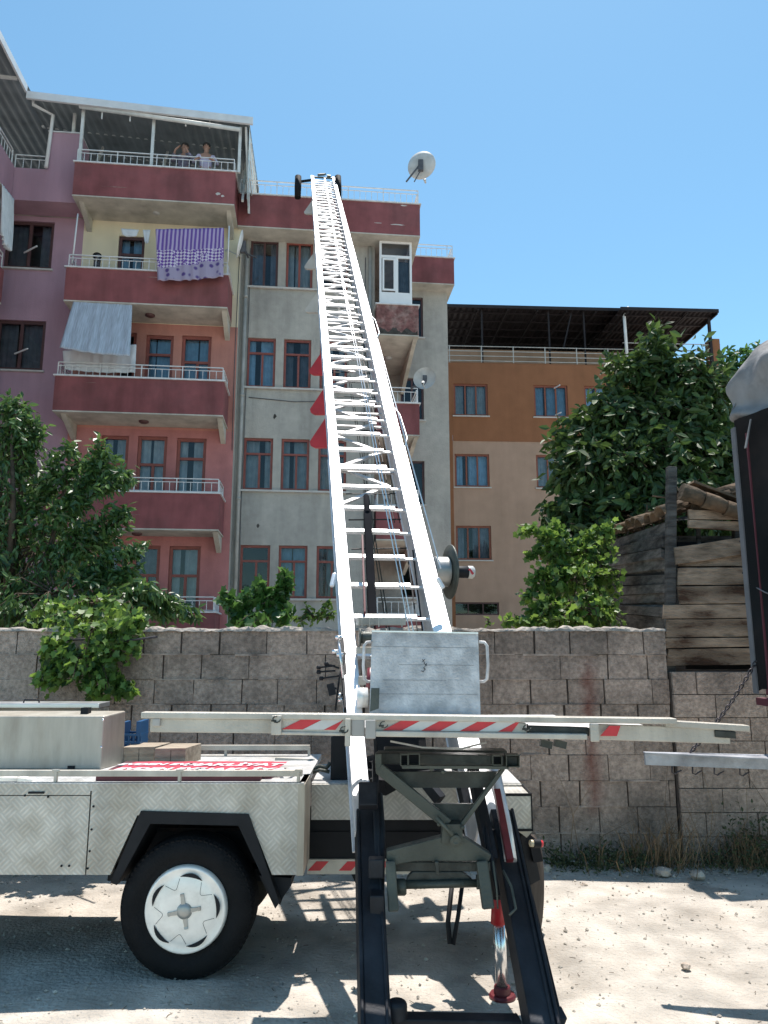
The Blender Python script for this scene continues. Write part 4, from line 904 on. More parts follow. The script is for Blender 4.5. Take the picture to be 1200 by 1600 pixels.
def weeds():
    m = MB()
    for k in range(560):
        u = random.choice([random.gauss(1035, 28), random.gauss(1020, 45), random.uniform(850, 1200), random.gauss(1165, 30), random.gauss(1165, 30)]); p = PG(u, 1352); p.y = 5.95 - abs(random.gauss(0, .12)); p.x += random.gauss(0, .02)
        h = random.uniform(.06, .30) * (1.5 if 980 < u < 1100 else 1) * (1.2 if u > 1140 else 1); b = Vector((random.gauss(0, .10), random.gauss(-.03, .06), h)); q = random.uniform(.0012, .0028)
        a = Vector((p.x, p.y, 0)); c = a + b * .55 + Vector((0, 0, .02)); d = a + b + Vector((b.x * .6, b.y * .6, -.02))
        m.add([a + Vector((-q, 0, 0)), a + Vector((q, 0, 0)), c + Vector((q * .8, 0, 0)), c + Vector((-q * .8, 0, 0)), d], [(0, 1, 2, 3), (3, 2, 4)])
    for k in range(14):     # long bent stalks
        u = random.uniform(880, 1200); p = PG(u, 1350); a = Vector((p.x, 5.9, 0)); t = a + Vector((random.gauss(0, .2), random.uniform(-.1, .05), random.uniform(.3, .75)))
        m.tube([a, (a + t) / 2 + Vector((random.gauss(0, .05), 0, .05)), t], [.0028, .002, .001], 4)
    o = m.build('dry_grass', 'dry'); tag(o, 'dry brown grass and stalks along the foot of the wall', 'dry grass', kind='stuff')
    cs = []
    for k in range(2600):
        u = random.choice([random.uniform(850, 1000), random.gauss(1180, 35), random.uniform(860, 1240)]); p = PG(u, 1352)
        cs.append((Vector((p.x, 5.93 - abs(random.gauss(0, .13)), abs(random.gauss(0, .07 if u < 1130 else .16)))), Vector((random.gauss(0, 1), random.gauss(0, 1), .8))))
    o = leaf_mesh('ground_weeds', cs, 'weedgreen', .035, None, 4, -.2); tag(o, 'low dark weeds along the foot of the wall', 'weeds', kind='stuff')
weeds()

# ================================================================== timber shed
def shed():
    r = thing('timber_shed', (2.3, 6.1, 0), 'ramshackle timber shed of weathered boards with broken clay tile roof', 'shed')
    # left side: boards running back from the corner post
    xa, ya = P(1040, 900, 6.2).x, 6.2; yb = 8.7; xb = P(955, 900, 8.7).x
    def side(v_near, v_far): return P(1040, v_near, ya).z, P(955, v_far, yb).z
    rows = [(815, 846), (838, 858), (860, 872), (876, 886), (897, 902), (914, 917), (930, 932), (945, 945), (962, 958), (980, 972), (1000, 985), (1030, 1005)]
    m = WB(r)
    for (a, b) in zip(rows, rows[1:]):
        z0n, z0f = side(*b); z1n, z1f = side(*a); g = .012; o = random.uniform(-.02, .02)
        x0 = xb + o; jag = random.uniform(-.025, .03); g = random.choice([.004, .008, .014, .022]); o = random.uniform(-.035, .035); x0 = xb + o * .6
        m.hexa([(xa + o, ya, z0n + g + jag), (xa + o + .03, ya, z0n + g), (x0 + .03, yb, z0f + g), (x0, yb, z0f + g), (xa + o, ya, z1n + jag), (xa + o + .03, ya, z1n), (x0 + .03, yb, z1f), (x0, yb, z1f)])
    m.done('side_boards', 'boardgrey')
    # corner post
    m = WB(r); t = P(1049, 730, 6.12); bt = P(1041, 975, 6.12)
    m.beam((bt.x, 6.12, 1.4), (t.x, 6.12, t.z), .075, .07, (0, 1, 0)); m.done('corner_post', 'boardgrey', .006)
    # front boards
    fr = [((1058, 855), (1172, 837), (1172, 864), (1058, 882)), ((1058, 868), (1174, 866), (1175, 884), (1058, 884)), ((1058, 887), (1176, 886), (1178, 913), (1058, 914)), ((1060, 916), (1178, 915), (1181, 942), (1060, 943)),
          ((1036, 945), (1180, 944), (1182, 965), (1036, 966)), ((1040, 968), (1183, 966), (1184, 994), (1040, 996)), ((1040, 997), (1184, 996), (1186, 1010), (1040, 1012)), ((1042, 1014), (1186, 1012), (1188, 1038), (1042, 1040))]
    m = WB(r)
    for i, q in enumerate(fr):
        yy = 6.06 + (.004 * (i % 3)) + (.03 if i == 1 else 0); pts = [P(u, v, yy) for u, v in q]
        pts[1] = pts[0].lerp(pts[1], 2.2); pts[2] = pts[3].lerp(pts[2], 2.2); nn = 16; e = []
        lo = [pts[3].lerp(pts[2], k / nn) + Vector((0, 0, random.uniform(-.004, .001))) for k in range(nn + 1)]; hi = [pts[0].lerp(pts[1], k / nn) - Vector((0, 0, random.uniform(-.001, .003))) for k in range(nn + 1)]
        lo[0].x += random.uniform(-.02, .02); hi[0].x += random.uniform(-.02, .02); m.prism(hi + lo[::-1], (0, .028 + .004 * (i % 2), 0))
    for q in (((1076, 796), (1166, 800), (1166, 812), (1077, 811)), ((1076, 812), (1166, 815), (1160, 830), (1076, 824))):
        m.prism([P(u, v, 6.10) for u, v in q], (0, .03, 0))
    m.done('front_boards', 'board', .003)
    m = WB(r); m.beam(P(1092, 860, 6.3), P(1090, 780, 6.3), .03, .03); m.beam(P(1150, 900, 6.3), P(1152, 790, 6.3), .06, .06); m.done('stud', 'boardgrey')
    # roof: clay tiles along the side eave, ridge roll over the front
    m = WB(r)
    def tile(p, q, rad):
        p = Vector(p); q = Vector(q); d = (q - p).normalized(); up = Vector((0, 0, 1)); s_ = d.cross(up).normalized(); n = s_.cross(d); vs = []
        for pt, rr in ((p, rad), (q, rad * .8)):
            for k in range(7):
                a_ = math.pi * k / 6; vs.append(pt + s_ * math.cos(a_) * rr + n * math.sin(a_) * rr * .8)
        fs = [(k, k + 1, k + 8, k + 7) for k in range(6)]
        vs2 = [v * 1 - n * .015 for v in vs]; o_ = len(vs)
        m.add(vs + vs2, fs + [(k + o_, k + 7 + o_, k + 8 + o_, k + 1 + o_) for k in range(6)] + [(k, k + o_, k + 1 + o_, k + 1) for k in range(6)] + [(7 + k, 8 + k, 8 + k + o_, 7 + k + o_) for k in range(6)], 0, True)
    n = 13
    for i in range(n):
        t = i / (n - 1); e = P(1040, 806, ya).lerp(P(955, 836, yb), t)
        for j in range(5): 
            s0 = e + Vector((-.05 + j * .26, random.uniform(-.03, .03), .0 + j * .085 + random.uniform(-.02, .02)))
            if random.random() < .15: continue
            tile(s0, s0 + Vector((.33, random.uniform(-.05, .05), .11)), .09)
    m.done('roof_tiles', 'tile')
    m = WB(r); a = P(1064, 768, 6.05); b = P(1168, 806, 6.05); k = 3
    rr = thing('x', (0, 0, 0), 'x', 'x'); bpy.data.objects.remove(rr)
    for i in range(k):
        p = a.lerp(b, i / k); q = a.lerp(b, (i + 1.12) / k); m.tube([p, p.lerp(q, .5) + Vector((0, 0, .008)), q], [.075 - i * .004, .070 - i * .004, .060 - i * .004], 12)
    m.beam(P(1075, 757, 6.2), P(1190, 800, 6.2), .25, .02); m.beam(P(1080, 790, 6.15), P(1190, 798, 6.15), .03, .06)
    m.done('ridge_roll', 'tile')
    m = WB(r); m.box(P(1062, 900, 6.36).x, 5.1, 6.36, 6.38, 1.42, 2.50); m.done('shade_backing', 'dark')  # black sheet added behind the boards for the dark of the interior
    # roof deck
    m = WB(r)
    p0 = P(1040, 815, ya); p1 = P(955, 845, yb); m.quad(p0, p1, p1 + Vector((1.6, 0, .5)), p0 + Vector((1.6, 0, .12)))
    m.box(xb + .1, 5.2, yb + .02, yb + .06, 0, 2.9); m.box(5.2, 5.25, 6.2, yb, 0, 2.8); m.done('roof_deck', 'boardgrey')
    # rubble and twigs on the roof
    m = WB(r)
    for i in range(160):
        t = random.random(); e = P(1055, 785, 6.4).lerp(P(960, 832, yb), t) + Vector((random.uniform(0, .3), random.uniform(-.1, .1), random.uniform(-.03, .05))); d = Vector((random.gauss(0, .1), random.gauss(0, .1), random.gauss(0, .05)))
        m.beam(e, e + d, random.uniform(.005, .03), random.uniform(.004, .015))
    m.done('roof_debris', 'tile')
shed()

# ================================================================== service truck (flatbed carrying the lift)
YS = 3.95          # side face of the body
def truck():
    r = thing('flatbed_truck', (-.98, YS, 0), 'tread plate flatbed truck bed with black mudguard and white hub wheel', 'truck')
    zt = P(300, 1226, YS).z; zb = P(300, 1367, YS).z
    xL = -4.5; xseam = P(138, 1300, YS).x; xR = P(474, 1300, YS).x
    # side panels
    m = WB(r)
    ax = [P(u, 1300, YS).x for u in (213, 388)]; zm = P(300, 1274, YS).z
    xg0, xg1 = P(172, 1367, YS).x, P(425, 1367, YS).x
    T = .03
    m.prism([(xseam + .004, YS, zb), (xg0, YS, zb), (ax[0], YS, zm), (ax[1], YS, zm), (xg1, YS, zb), (xR - .05, YS, zb), (xR, YS, zb), (xR, YS, zt), (xseam + .004, YS, zt)], (0, T, 0))
    m.done('side_panel', 'plate')
    m = WB(r); m.box(xL, xseam - .004, YS + .002, YS + T, zb, zt - .055); m.box(xL, xseam - .004, YS, YS + T, zt - .05, zt); m.done('locker_door', 'plate')
    m = WB(r)
    for (u, v) in ((146, 1260), (143, 1296), (140, 1330), (137, 1357), (108, 1353), (96, 1353), (39, 1243), (75, 1245), (469, 1240), (468, 1362)):
        m.lathe(P(u, v, YS - .001), (0, -1, 0), [(0, .006), (.003, .005), (.004, 0)], 8)
    q = P(57, 1238, YS); m.box(q.x - .04, q.x + .04, YS - .006, YS - .001, q.z - .006, q.z + .004); m.done('rivets', 'black')
    m = WB(r); m.box(xR - .03, xR + .004, YS - .006, YS + .3, zb - .002, zt + .002); m.done('corner_trim', 'alupanel')
    # rear lower-level panels (further back)
    Y2 = 4.30; x2 = P(816, 1250, Y2).x; z2t = P(520, 1226, Y2).z; z2b = P(520, 1281, Y2).z
    m = WB(r); m.box(xR + .006, x2, Y2, Y2 + .03, z2b, z2t); m.box(x2 - .15, x2, Y2 - .25, Y2 - .002, z2b + .01, z2t - .01); m.done('rear_panel', 'plate')
    m = WB(r); m.box(x2 - .155, x2 + .004, Y2 - .256, Y2 - .251, z2t - .012, z2t + .002); m.box(x2 + .001, x2 + .006, Y2 - .256, Y2, z2b, z2t + .002); m.box(x2 - .155, x2 + .004, Y2 - .256, Y2 - .251, z2b, z2b + .012); m.done('rear_trim', 'black')
    # deck
    m = WB(r); m.box(xL, xR, YS + .001, 5.0, zt - .03, zt + .002); m.box(xR + .002, x2, Y2 + .031, 5.0, z2t - .05, z2t + .003); m.box(xL, xR, YS - .008, YS + .02, zt + .003, zt + .010); m.done('deck', 'platetop')
    # chassis and axle in the dark underneath
    m = WB(r); m.box(xL, x2 - .1, 4.30 + .05, 4.44, .44, .60); m.box(xL, x2 - .1, 4.80, 4.90, .44, .60); m.box(xL, xR - .05, 4.1, 5.0, zt - .12, zt - .04)
    m.box(xR - .3, x2 - .02, 4.36, 4.40, z2b - .24, z2b + .05); m.box(xR - .04, xR - .01, 4.0, 4.36, zb + .02, zt - .05); m.tube([(-.98, 4.15, .33), (-.98, 5.0, .33)], .06, 12); m.lathe((-.98, 4.6, .33), (0, 1, 0), [(-.14, .06), (-.1, .14), (.1, .14), (.14, .06)], 18)
    m.box(-1.5, -.5, 4.3, 4.9, .36, .42); m.box(xL, xg0 - .2, 4.7, 4.99, .48, zt - .1)
    m.beam((-.2, 4.5, .5), (-.05, 4.5, .2), .12, .10); m.done('chassis', 'black')
    # mudguard
    m = WB(r); yo = YS - .10
    def pg(u, v): p = P(u, v, YS - .05); return Vector((p.x, 0, p.z))
    out = [pg(168, 1383), pg(216, 1270), pg(386, 1275), pg(436, 1418)]; inn = [pg(178, 1387), pg(231, 1290), pg(370, 1293), pg(424, 1408)]
    yo, yi = Vector((0, YS - .012, 0)), Vector((0, YS + .32, 0))
    for i in range(3):
        a, b, c, d = out[i], out[i + 1], inn[i + 1], inn[i]
        m.add([a + yo, b + yo, c + yo, d + yo, a + yi, b + yi, c + yi, d + yi], [(0, 1, 2, 3), (0, 4, 5, 1), (3, 2, 6, 7), (4, 7, 6, 5)] + ([(0, 3, 7, 4)] if i == 0 else []) + ([(1, 5, 6, 2)] if i == 2 else []))
    m.done('mudguard', 'black')
    m = WB(r); a = P(400, 1375, YS + .1); m.prism([P(405, 1368, YS + .05), P(455, 1372, YS + .05), P(455, 1384, YS + .05), P(430, 1420, YS + .05)], (0, .25, 0)); m.done('mudflap', 'black')
    # wheels
    def wheel(cx, y0, face, label=None, dusty=False):
        Rr = .335; m = WB(r); ax = Vector((0, face, 0)); c = Vector((cx, y0, Rr - .004))
        prof = [(.0, .20), (-.02, .205), (.004, .235), (.010, .27), (.0, .300), (-.016, .322), (-.03, .330)]
        k = -.03
        while k > -.17: prof += [(k - .004, .3345), (k - .02, .3345), (k - .021, .327), (k - .027, .327)]; k -= .031
        prof += [(-.19, .330), (-.21, .315), (-.22, .27), (-.21, .2)]
        m.lathe(c, ax, prof, 72)
        for j in range(72):                # shoulder lugs
            t = 2 * math.pi * j / 72; a_ = Vector((math.cos(t), 0, math.sin(t))); tt = Vector((-math.sin(t), 0, math.cos(t)))
            p = c + a_ * .3335 - ax * .028; m.beam(p - ax * .022, p + ax * .016 - a_ * .012, .016, .007, a_)
        w = m.done('wheel', 'rubberdust' if dusty else 'rubber')
        if label: w['label'] = label
        m = WB(r); m.lathe(c, ax, [(-.02, .206), (.006, .200), (.010, .192), (.006, .186), (.016, .15), (.022, .10), (.020, .05), (.022, 0)], 48)
        hub = m.done('hubcap', 'hub', parent=w); 
        m = WB(r)
        for q in range(5):
            t0 = R(80) + q * 2 * math.pi / 5
            ring = []
            n = 9
            for (rr_, sg) in ((.172, 1), (.150, -1)):
                for i in range(n):
                    s = i / (n - 1) if sg == 1 else 1 - i / (n - 1); t = t0 + (s - .5) * .72; bend = math.sin(s * math.pi)
                    rad = .160 + (.015 * bend if sg == 1 else -.004 * bend); ring.append(c + Vector((math.cos(t) * rad, 0, math.sin(t) * rad)) + ax * .0165)
            m.prism(ring, ax * .003)
            pts = []                        # pressed swirl line
            for i in range(8):
                s = i / 7; t = t0 - .36 - s * .52; rad = .152 - .045 * math.sin(s * math.pi); pts.append(c + Vector((math.cos(t) * rad, 0, math.sin(t) * rad)) + ax * (.0168 + .0055 * math.sin(s * math.pi)))
            m.tube(pts, .0009, 4)
        m.done('hub_slots', 'black', parent=w)
        m = WB(r); m.lathe(c, ax, [(.018, .040), (.030, .034), (.034, .018), (.036, 0)], 20)
        for q in range(4):
            t = R(100) + q * math.pi / 2; e = c + Vector((math.cos(t) * .082, 0, math.sin(t) * .082)) + ax * .022; m.beam(c + ax * .024, e, .026, .012, ax, w2=.013)
            m.beam(e - (e - c).normalized() * .012, e + (e - c).normalized() * .0, .018, .018, ax)
        m.done('hub_star', 'silver', parent=w); return w
    wheel(P(290, 1420, YS).x, YS - .002, -1, 'dual rear wheel with white slotted hubcap')
    wheel(P(290, 1420, YS).x, YS + .96, 1, 'far side wheel in the shade', True)
    # brown dusty disc of the wheel beyond the rear end
    m = WB(r); c = P(826, 1420, 4.42); c.z = .29; m.lathe(c, (1, -.38, 0), [(-.06, .10), (-.06, .25), (-.04, .275), (.03, .275), (.05, .25), (.055, .12), (.05, 0)], 40)
    w = m.done('spare_wheel', 'rubberdust'); w['label'] = 'dusty brown wheel seen edge on at the truck rear'
    # striped underrun bar
    m = WB(r); Yb = 4.33; a = P(480, 1343, Yb); b = P(712, 1366, Yb); m.box(a.x, b.x, Yb, Yb + .03, b.z, a.z); bar = m.done('underrun_bar', 'alubar')
    m = WB(r); h = a.z - b.z; zz0 = b.z + h * .25; zz1 = a.z - h * .12; x = a.x + .004; wd = .085; i = 0
    while x + wd < b.x:
        if i % 2 == 0: m.prism([(x, Yb - .003, zz0), (x + wd * .8, Yb - .003, zz0), (x + wd * 1.35 if x + wd * 1.35 < b.x else b.x, Yb - .003, zz1), (x + wd * .55, Yb - .003, zz1)], (0, .002, 0))
        x += wd; i += 1
    m.done('warning_stripes', 'redsticker', parent=bar)
    # tail light at the rear corner
    m = WB(r); p = P(820, 1310, 4.2); m.beam(P(790, 1282, 4.2), P(832, 1318, 4.2), .05, .03, (0, -1, .4)); m.beam(P(812, 1300, 4.22), P(828, 1375, 4.25), .09, .07); m.beam(P(835, 1322, 4.2), P(840, 1345, 4.2), .05, .05); m.done('lamp_bracket', 'black')
    m = WB(r); m.prism([P(806, 1296, 4.15), P(815, 1287, 4.15), P(832, 1299, 4.15), P(823, 1309, 4.15)], (0, .02, 0)); m.done('lamp_plate', 'alubar')
    m = WB(r); c = P(838, 1318, 4.1); m.lathe(c, (-1, -.3, .1), [(.02, .018), (.035, .018), (.042, .008), (.043, 0)], 16, 1); m.lathe(c, (-1, -.3, .1), [(-.02, .022), (.02, .022)], 16, 2); m.lathe(c, (1, .3, -.1), [(.02, .019), (.035, .016), (.042, 0)], 16, 0); m.done('marker_lamp', ['redsticker', 'amber', 'black'])
    # side rails
    m = WB(r); zr = P(200, 1209, YS).z; m.beam((xL, YS + .02, zr), (P(472, 1209, YS).x, YS + .02, zr), .028, .030)
    for u in (86, 280, 466):
        x = P(u, 1215, YS).x; m.box(x - .008, x + .008, YS - .0, YS + .02, zt + .010, zr + .010); m.box(x - .020, x + .020, YS + .0, YS + .006, zr + .008, zr + .022)
    m.done('side_rail', 'alubar', .006)
    m = WB(r); Yf = 4.93; zr = P(400, 1168, Yf).z; m.beam((P(250, 1168, Yf).x, Yf, zr), (P(484, 1170, Yf).x, Yf, zr), .03, .03)
    for u in (353, 483): x = P(u, 1170, Yf).x; m.box(x - .008, x + .008, Yf - .01, Yf + .01, zt, zr)
    m.beam(P(430, 1186, 4.75), P(492, 1189, 4.75), .02, .02); m.done('side_rail', 'alubar')
    return r, zt, xR, x2, z2t
TR, ZT, XR, X2, Z2T = truck()

# ---- things on the truck deck
def deck_things():
    zt = ZT + .002
    r = thing('tool_box', (P(160, 1200, 4.4).x, 4.4, zt), 'brushed aluminium toolbox at the left end of the truck deck', 'toolbox')
    x1 = P(160, 1160, 4.4).x; z1 = P(100, 1119, 4.4).z; m = WB(r); y1 = 4.62
    m.hexa([(-4.2, 4.4, zt), (x1, 4.4, zt), (x1 + .055, y1, zt), (-4.2, y1, zt), (-4.2, 4.4, z1), (x1, 4.4, z1), (x1 + .05, y1, z1 + .012), (-4.2, y1, z1 + .012)]); m.done('body', 'alupanel', .008)
    m = WB(r)
    for (u, v) in ((161, 1125), (158, 1167)): m.lathe(P(u, v, 4.399), (0, -1, 0), [(0, .007), (.004, .005), (.005, 0)], 8)
    m.done('rivets', 'chrome')
    m = WB(r); p = P(111, 1200, 4.395); m.box(p.x - .02, p.x + .02, 4.392, 4.398, p.z - .004, p.z + .012); m.done('latch', 'black')
    m = WB(r); p = P(134, 1108, 4.5); m.box(p.x - .022, p.x + .022, 4.48, 4.53, z1 + .005, z1 + .04); m.done('bracket', 'black')
    r = thing('tool_box', (P(150, 1150, 4.8).x, 4.8, zt), 'second toolbox with perforated aluminium top edge behind the first one', 'toolbox')
    x1 = P(154, 1120, 4.8).x; z1 = P(100, 1099, 4.8).z; m = WB(r); m.box(-4.4, x1, 4.8, 4.97, zt, z1 - .03); m.done('body', 'wood')
    m = WB(r); m.box(-4.4, x1 + .004, 4.785, 4.975, z1 - .028, z1); m.done('lid', 'alu', .004)
    m = WB(r)
    for i in range(9):
        for j in range(3): x = x1 - .01 - i * .016; m.box(x - .004, x + .004, 4.780, 4.784, z1 - .06 - j * .02, z1 - .045 - j * .02)
    m.done('perforation', 'alu')
    m = WB(r); p = P(48, 1095, 4.85); m.tube([(p.x - .045, 4.85, z1), (p.x - .04, 4.85, z1 + .018), (p.x + .05, 4.85, z1 + .018), (p.x + .055, 4.85, z1)], .005, 6); m.done('handle', 'black')
    # blue crate
    r = thing('plastic_crate', (P(200, 1190, 4.78).x, 4.78, zt), 'blue plastic crate between the toolbox and the timber blocks', 'crate')
    m = WB(r); x0, x1 = P(184, 1160, 4.75).x, P(219, 1160, 4.75).x; z1 = P(200, 1147, 4.75).z; z2 = P(200, 1130, 4.75).z
    for y in (4.75, 4.9):
        for k in range(4): z = zt + .02 + (z1 - zt - .02) * k / 3; m.box(x0, x1, y, y + .012, z - .012, z)
        x = x0
        while x < x1: m.box(x, x + .012, y + .002, y + .010, zt, z1 - .012); x += .03
    m.box(x0, x1, 4.765, 4.90, zt, zt + .008); m.box(x0 - .002, x0 + .02, 4.748, 4.914, zt, z2); m.box(x1 - .03, x1 - .002, 4.752, 4.908, z1, z2 + .01); m.box(x1 - .012, x1, 4.763, 4.899, zt + .008, z1); m.done('basket', 'bluecrate')
    # timber blocks
    for (u0, u1, vt, vb, Y, dp, lab) in ((190, 240, 1167, 1190, 4.62, .20, 'pale timber block on the deck beside the blue crate'), (241, 289, 1169, 1191, 4.55, .22, 'larger timber block at the right of the pair on the deck')):
        a, b = P(u0, vb, Y), P(u1, vb, Y); z1 = P(u0, vt, Y).z; m = MB()
        m.hexa([(0, 0, 0), (b.x - a.x, 0, 0), (b.x - a.x + .04, dp, 0), (.04, dp, 0), (0, .0, z1 - zt - .002), (b.x - a.x, 0, z1 - zt), (b.x - a.x + .04, dp, z1 - zt), (.04, dp, z1 - zt)])
        m.box((b.x - a.x) * .52, (b.x - a.x) * .53, -.003, .0, .0, (z1 - zt) * .9, 1)
        o = m.build('timber_block', ['wood', 'black'], None, .005); o.location = (a.x, Y, zt); tag(o, lab, 'timber block', 'timber blocks on the truck deck')
    # signboard with banner
    x0 = P(152, 1215, 4.06).x; x1 = P(408, 1215, 4.06).x
    r = thing('sign_board', (x0, 4.06, zt), 'red and white lettered moving company banner lying on the deck', 'sign')
    hz = .035; m = WB(r); m.box(x0, x1, 4.04, 4.06, zt, zt + hz); m.box(x0, x1, 4.0605, 4.50, zt + .004, zt + .030); m.done('board', 'maroon')
    m = WB(r); n = 30; vs = []
    for i in range(n + 1):
        x = x0 + .03 + (x1 - x0 + .02) * i / n
        for j in range(5): y = 4.10 + .37 * j / 4; vs.append((x + (y - 4.1) * .1, y, zt + .0315 + .0015 * math.sin(i * .9 + j) + .002))
    m.add(vs, [(i * 5 + j, i * 5 + 5 + j, i * 5 + 6 + j, i * 5 + 1 + j) for i in range(n) for j in range(4)], 0, True); m.done('banner', 'banner')
    def text(s, size, x, y, z, name='lettering', rot=0, sh=.25):
        cu = bpy.data.curves.new(name, 'FONT'); cu.body = s; cu.size = size; cu.shear = sh; cu.extrude = .001; cu.offset = .006 * size / .15
        t = bpy.data.objects.new('tmp', cu); C.objects.link(t); bpy.context.view_layer.update()
        me = bpy.data.meshes.new_from_object(t.evaluated_get(bpy.context.evaluated_depsgraph_get())); bpy.data.objects.remove(t)
        me.materials.clear(); me.materials.append(M['bannerwhite']); o = bpy.data.objects.new(name, me); C.objects.link(o); o.parent = r
        o.location = Vector((x, y, z)) - r.location; o.rotation_euler = (0, 0, rot); return o
    text("NAKL\u0130YAT", .11, P(285, 1200, 4.3).x, 4.30, zt + .037); text("NAKL\u0130YAT", .115, P(300, 1200, 4.14).x, 4.135, zt + .037)
    text("EVDEN EVE", .085, P(180, 1200, 4.3).x, 4.32, zt + .037); text("EVDEN EVE", .095, P(175, 1200, 4.14).x, 4.16, zt + .037)
    # hose end
    r = thing('hose', (-2.1, 4.05, zt), 'pale hose with a fitting lying behind the near deck rail at far left', 'hose')
    m = WB(r); a = P(0, 1217, 4.03); b = P(30, 1218, 4.03); m.tube([a - Vector((1.2, 0, 0)), a, b], .019, 12); m.lathe(b, (1, 0, -.1), [(0, .022), (.04, .022), (.045, .014), (.07, .014), (.07, 0)], 14); m.done('hose_pipe', 'hub')
deck_things()

# ================================================================== ladder lift
S0 = .925; HD = .1290
FWD = Vector((-math.sin(HD), math.cos(HD), 0)); LAT = Vector((math.cos(HD), math.sin(HD), 0))
DIR = (FWD + Vector((0, 0, S0))).normalized(); NRM = LAT.cross(DIR).normalized(); KL = math.sqrt(1 + S0 * S0)
def LP(t, s, h=0.):      # t = horizontal run from the Y=4.8 station, s = lateral, h = above the rail top
    return Vector((.0758, 4.8, 1.705)) + FWD * t + Vector((0, 0, S0 * t)) + LAT * s + NRM * h
def lift():
    r = thing('ladder_lift', (.3, 3.3, 0), 'long aluminium furniture ladder lift reaching up to the roof parapet', 'ladder lift')
    secs = [(-1.03, 1.9, .3065, 0), (.9, 5.2, .303, .0), (3.6, 8.0, .299, .0), (6.5, 10.8, .295, .0), (9.2, 13.48, .290, .0)]
    for i, (t0, t1, hw, h) in enumerate(secs):
        last = secs[i + 1][0] + .35 if i < 4 else t1
        for sgn in (-1, 1):
            m = WB(r); w, d = (.088 - i * .003 if sgn < 0 else .122 - i * .010), (.15 if sgn < 0 else .21) - i * .008
            # U-channel rail: top flange + web
            a, b = LP(t0, sgn * hw, -.010 - h - i * .0012), LP(t1, sgn * hw, -.010 - h - i * .0012)
            m.beam(a, b, w, .020, NRM)
            a, b = LP(t0, sgn * (hw - (w * .5 - .012)), -.02 - d / 2 - .004), LP(t1, sgn * (hw - (w * .5 - .012)), -.02 - d / 2 - .004)
            m.beam(a, b, .012, d - .004, NRM)
            a, b = LP(t0, sgn * hw, -.02 - d - .008), LP(t1, sgn * hw, -.02 - d - .008)
            m.beam(a, b, w, .014, NRM)
            m.beam(LP(t0, sgn * (hw + w * .5 - .006), -.04), LP(t1, sgn * (hw + w * .5 - .006), -.04), .008, .035, NRM)
            m.done('rail', 'alurail', .003)
    # rungs
    t = -.1; k = 0
    while t < 13.3:
        sec = sum(t > s[0] + .0 for s in secs) - 1; hw = secs[min(max(sec, 0), 4)][2] - .03
        m = WB(r); e = hw; 
        m.beam(LP(t, -hw, -.06), LP(t, e * .62, -.06), .044 if k % 7 else .080, .028, NRM); m.beam(LP(t, e * .6, -.075), LP(t, e, -.075), .020, .020, NRM); m.done('rung', 'alurail', .004)
        t += .25; k += 1
    # lattices of the upper sections
    for i, (t0, t1, hw, h) in enumerate(secs[1:]):
        m = WB(r); t = max(t0, 1.25); sgn = -1; st = .23
        while t + st < t1:
            m.beam(LP(t, sgn * (hw - .04) * (.60 if sgn > 0 else 1), -.11 - .02 * (i % 2)), LP(t + st, -sgn * (hw - .04) * (.60 if sgn < 0 else 1), -.11 - .02 * (i % 2)), .034, .022, NRM)
            if random.random() < .55: m.beam(LP(t + st, -(hw - .04), -.15), LP(t + st, (hw - .04), -.15), .024, .02, NRM)
            t += st; sgn = -sgn
        m.done('lattice', 'alulattice')
        m = WB(r)
        for s_ in (.15, .19, .235): m.beam(LP(max(t0, 1.2), s_, -.24), LP(t1, s_, -.22), .006, .006, NRM)
        for q in range(int((t1 - t0) / .31)): m.beam(LP(t0 + q * .31, -.2, -.23), LP(t0 + q * .31 + .02, .27, -.23), .008, .008, NRM)
        m.done('inner_bracing', 'black')
    # cables
    for (s0, s1, h) in ((.05, .02, .02), (.075, .045, .025), (-.04, -.02, -.17), (-.06, -.045, -.17)):
        m = WB(r); m.tube([LP(-.45, s0 + .05, h - .05), LP(6, (s0 + s1) / 2, h - .03), LP(13.2, s1, h)], .0045, 6); m.done('hoist_cable', 'alu' if h > 0 else 'steeldark')
    m = WB(r); m.tube([LP(.55, .42, -.05), LP(4.2, .372, -.02), LP(9, .34, 0), LP(13.2, .31, 0)], .006, 6); 
    for tt in (1.9, 4.1): m.tube([LP(tt, .37, 0), LP(tt + .12, .41, 0), LP(tt + .5, .40, 0), LP(tt + .62, .365, 0)], .006, 6)
    m.done('cable', 'alurail')
    # head
    m = WB(r); m.beam(LP(13.42, -.27, -.03), LP(13.42, .27, -.03), .05, .04, NRM); m.beam(LP(13.5, -.12, .02), LP(13.45, .05, .05), .16, .05, NRM); m.beam(LP(13.3, .1, .03), LP(13.3, .2, .03), .10, .08, NRM); m.done('head_pulley', 'steelolive')
    for sgn, u in ((-1, 466), (1, 528)):
        m = WB(r); p = P(u, 276, 17.5); q = P(u + sgn * 1, 309, 17.45); m.tube([p, p.lerp(q, .5), q], [.085, .09, .08], 10)
        m.beam(p.lerp(q, .25), LP(13.0, sgn * .28, -.02), .05, .05); m.done('rubber_buffer', 'rubber')
    # red guard plates hanging outside the left rail
    def guard(u, v, Y, sc, mt, lab=None):
        m = WB(r); c = P(u, v, Y * 1.085); s = sc * 1.08
        pts = [(0.05, .46), (.05, 0), (-.15, -.0), (-.19, .02), (-.20, .06)]
        m.prism([c + Vector((px * s, 0, pz * s)) for px, pz in pts], (.01, .05, 0)); o = m.done('guard_plate', mt)
        if lab: o['label'] = lab
    guard(506, 585, 8.35, .88, 'red', 'red triangular guard plate'); guard(511, 647, 7.55, .92, 'red', 'red triangular guard plate'); guard(514, 699, 6.95, .95, 'red', 'red triangular guard plate')
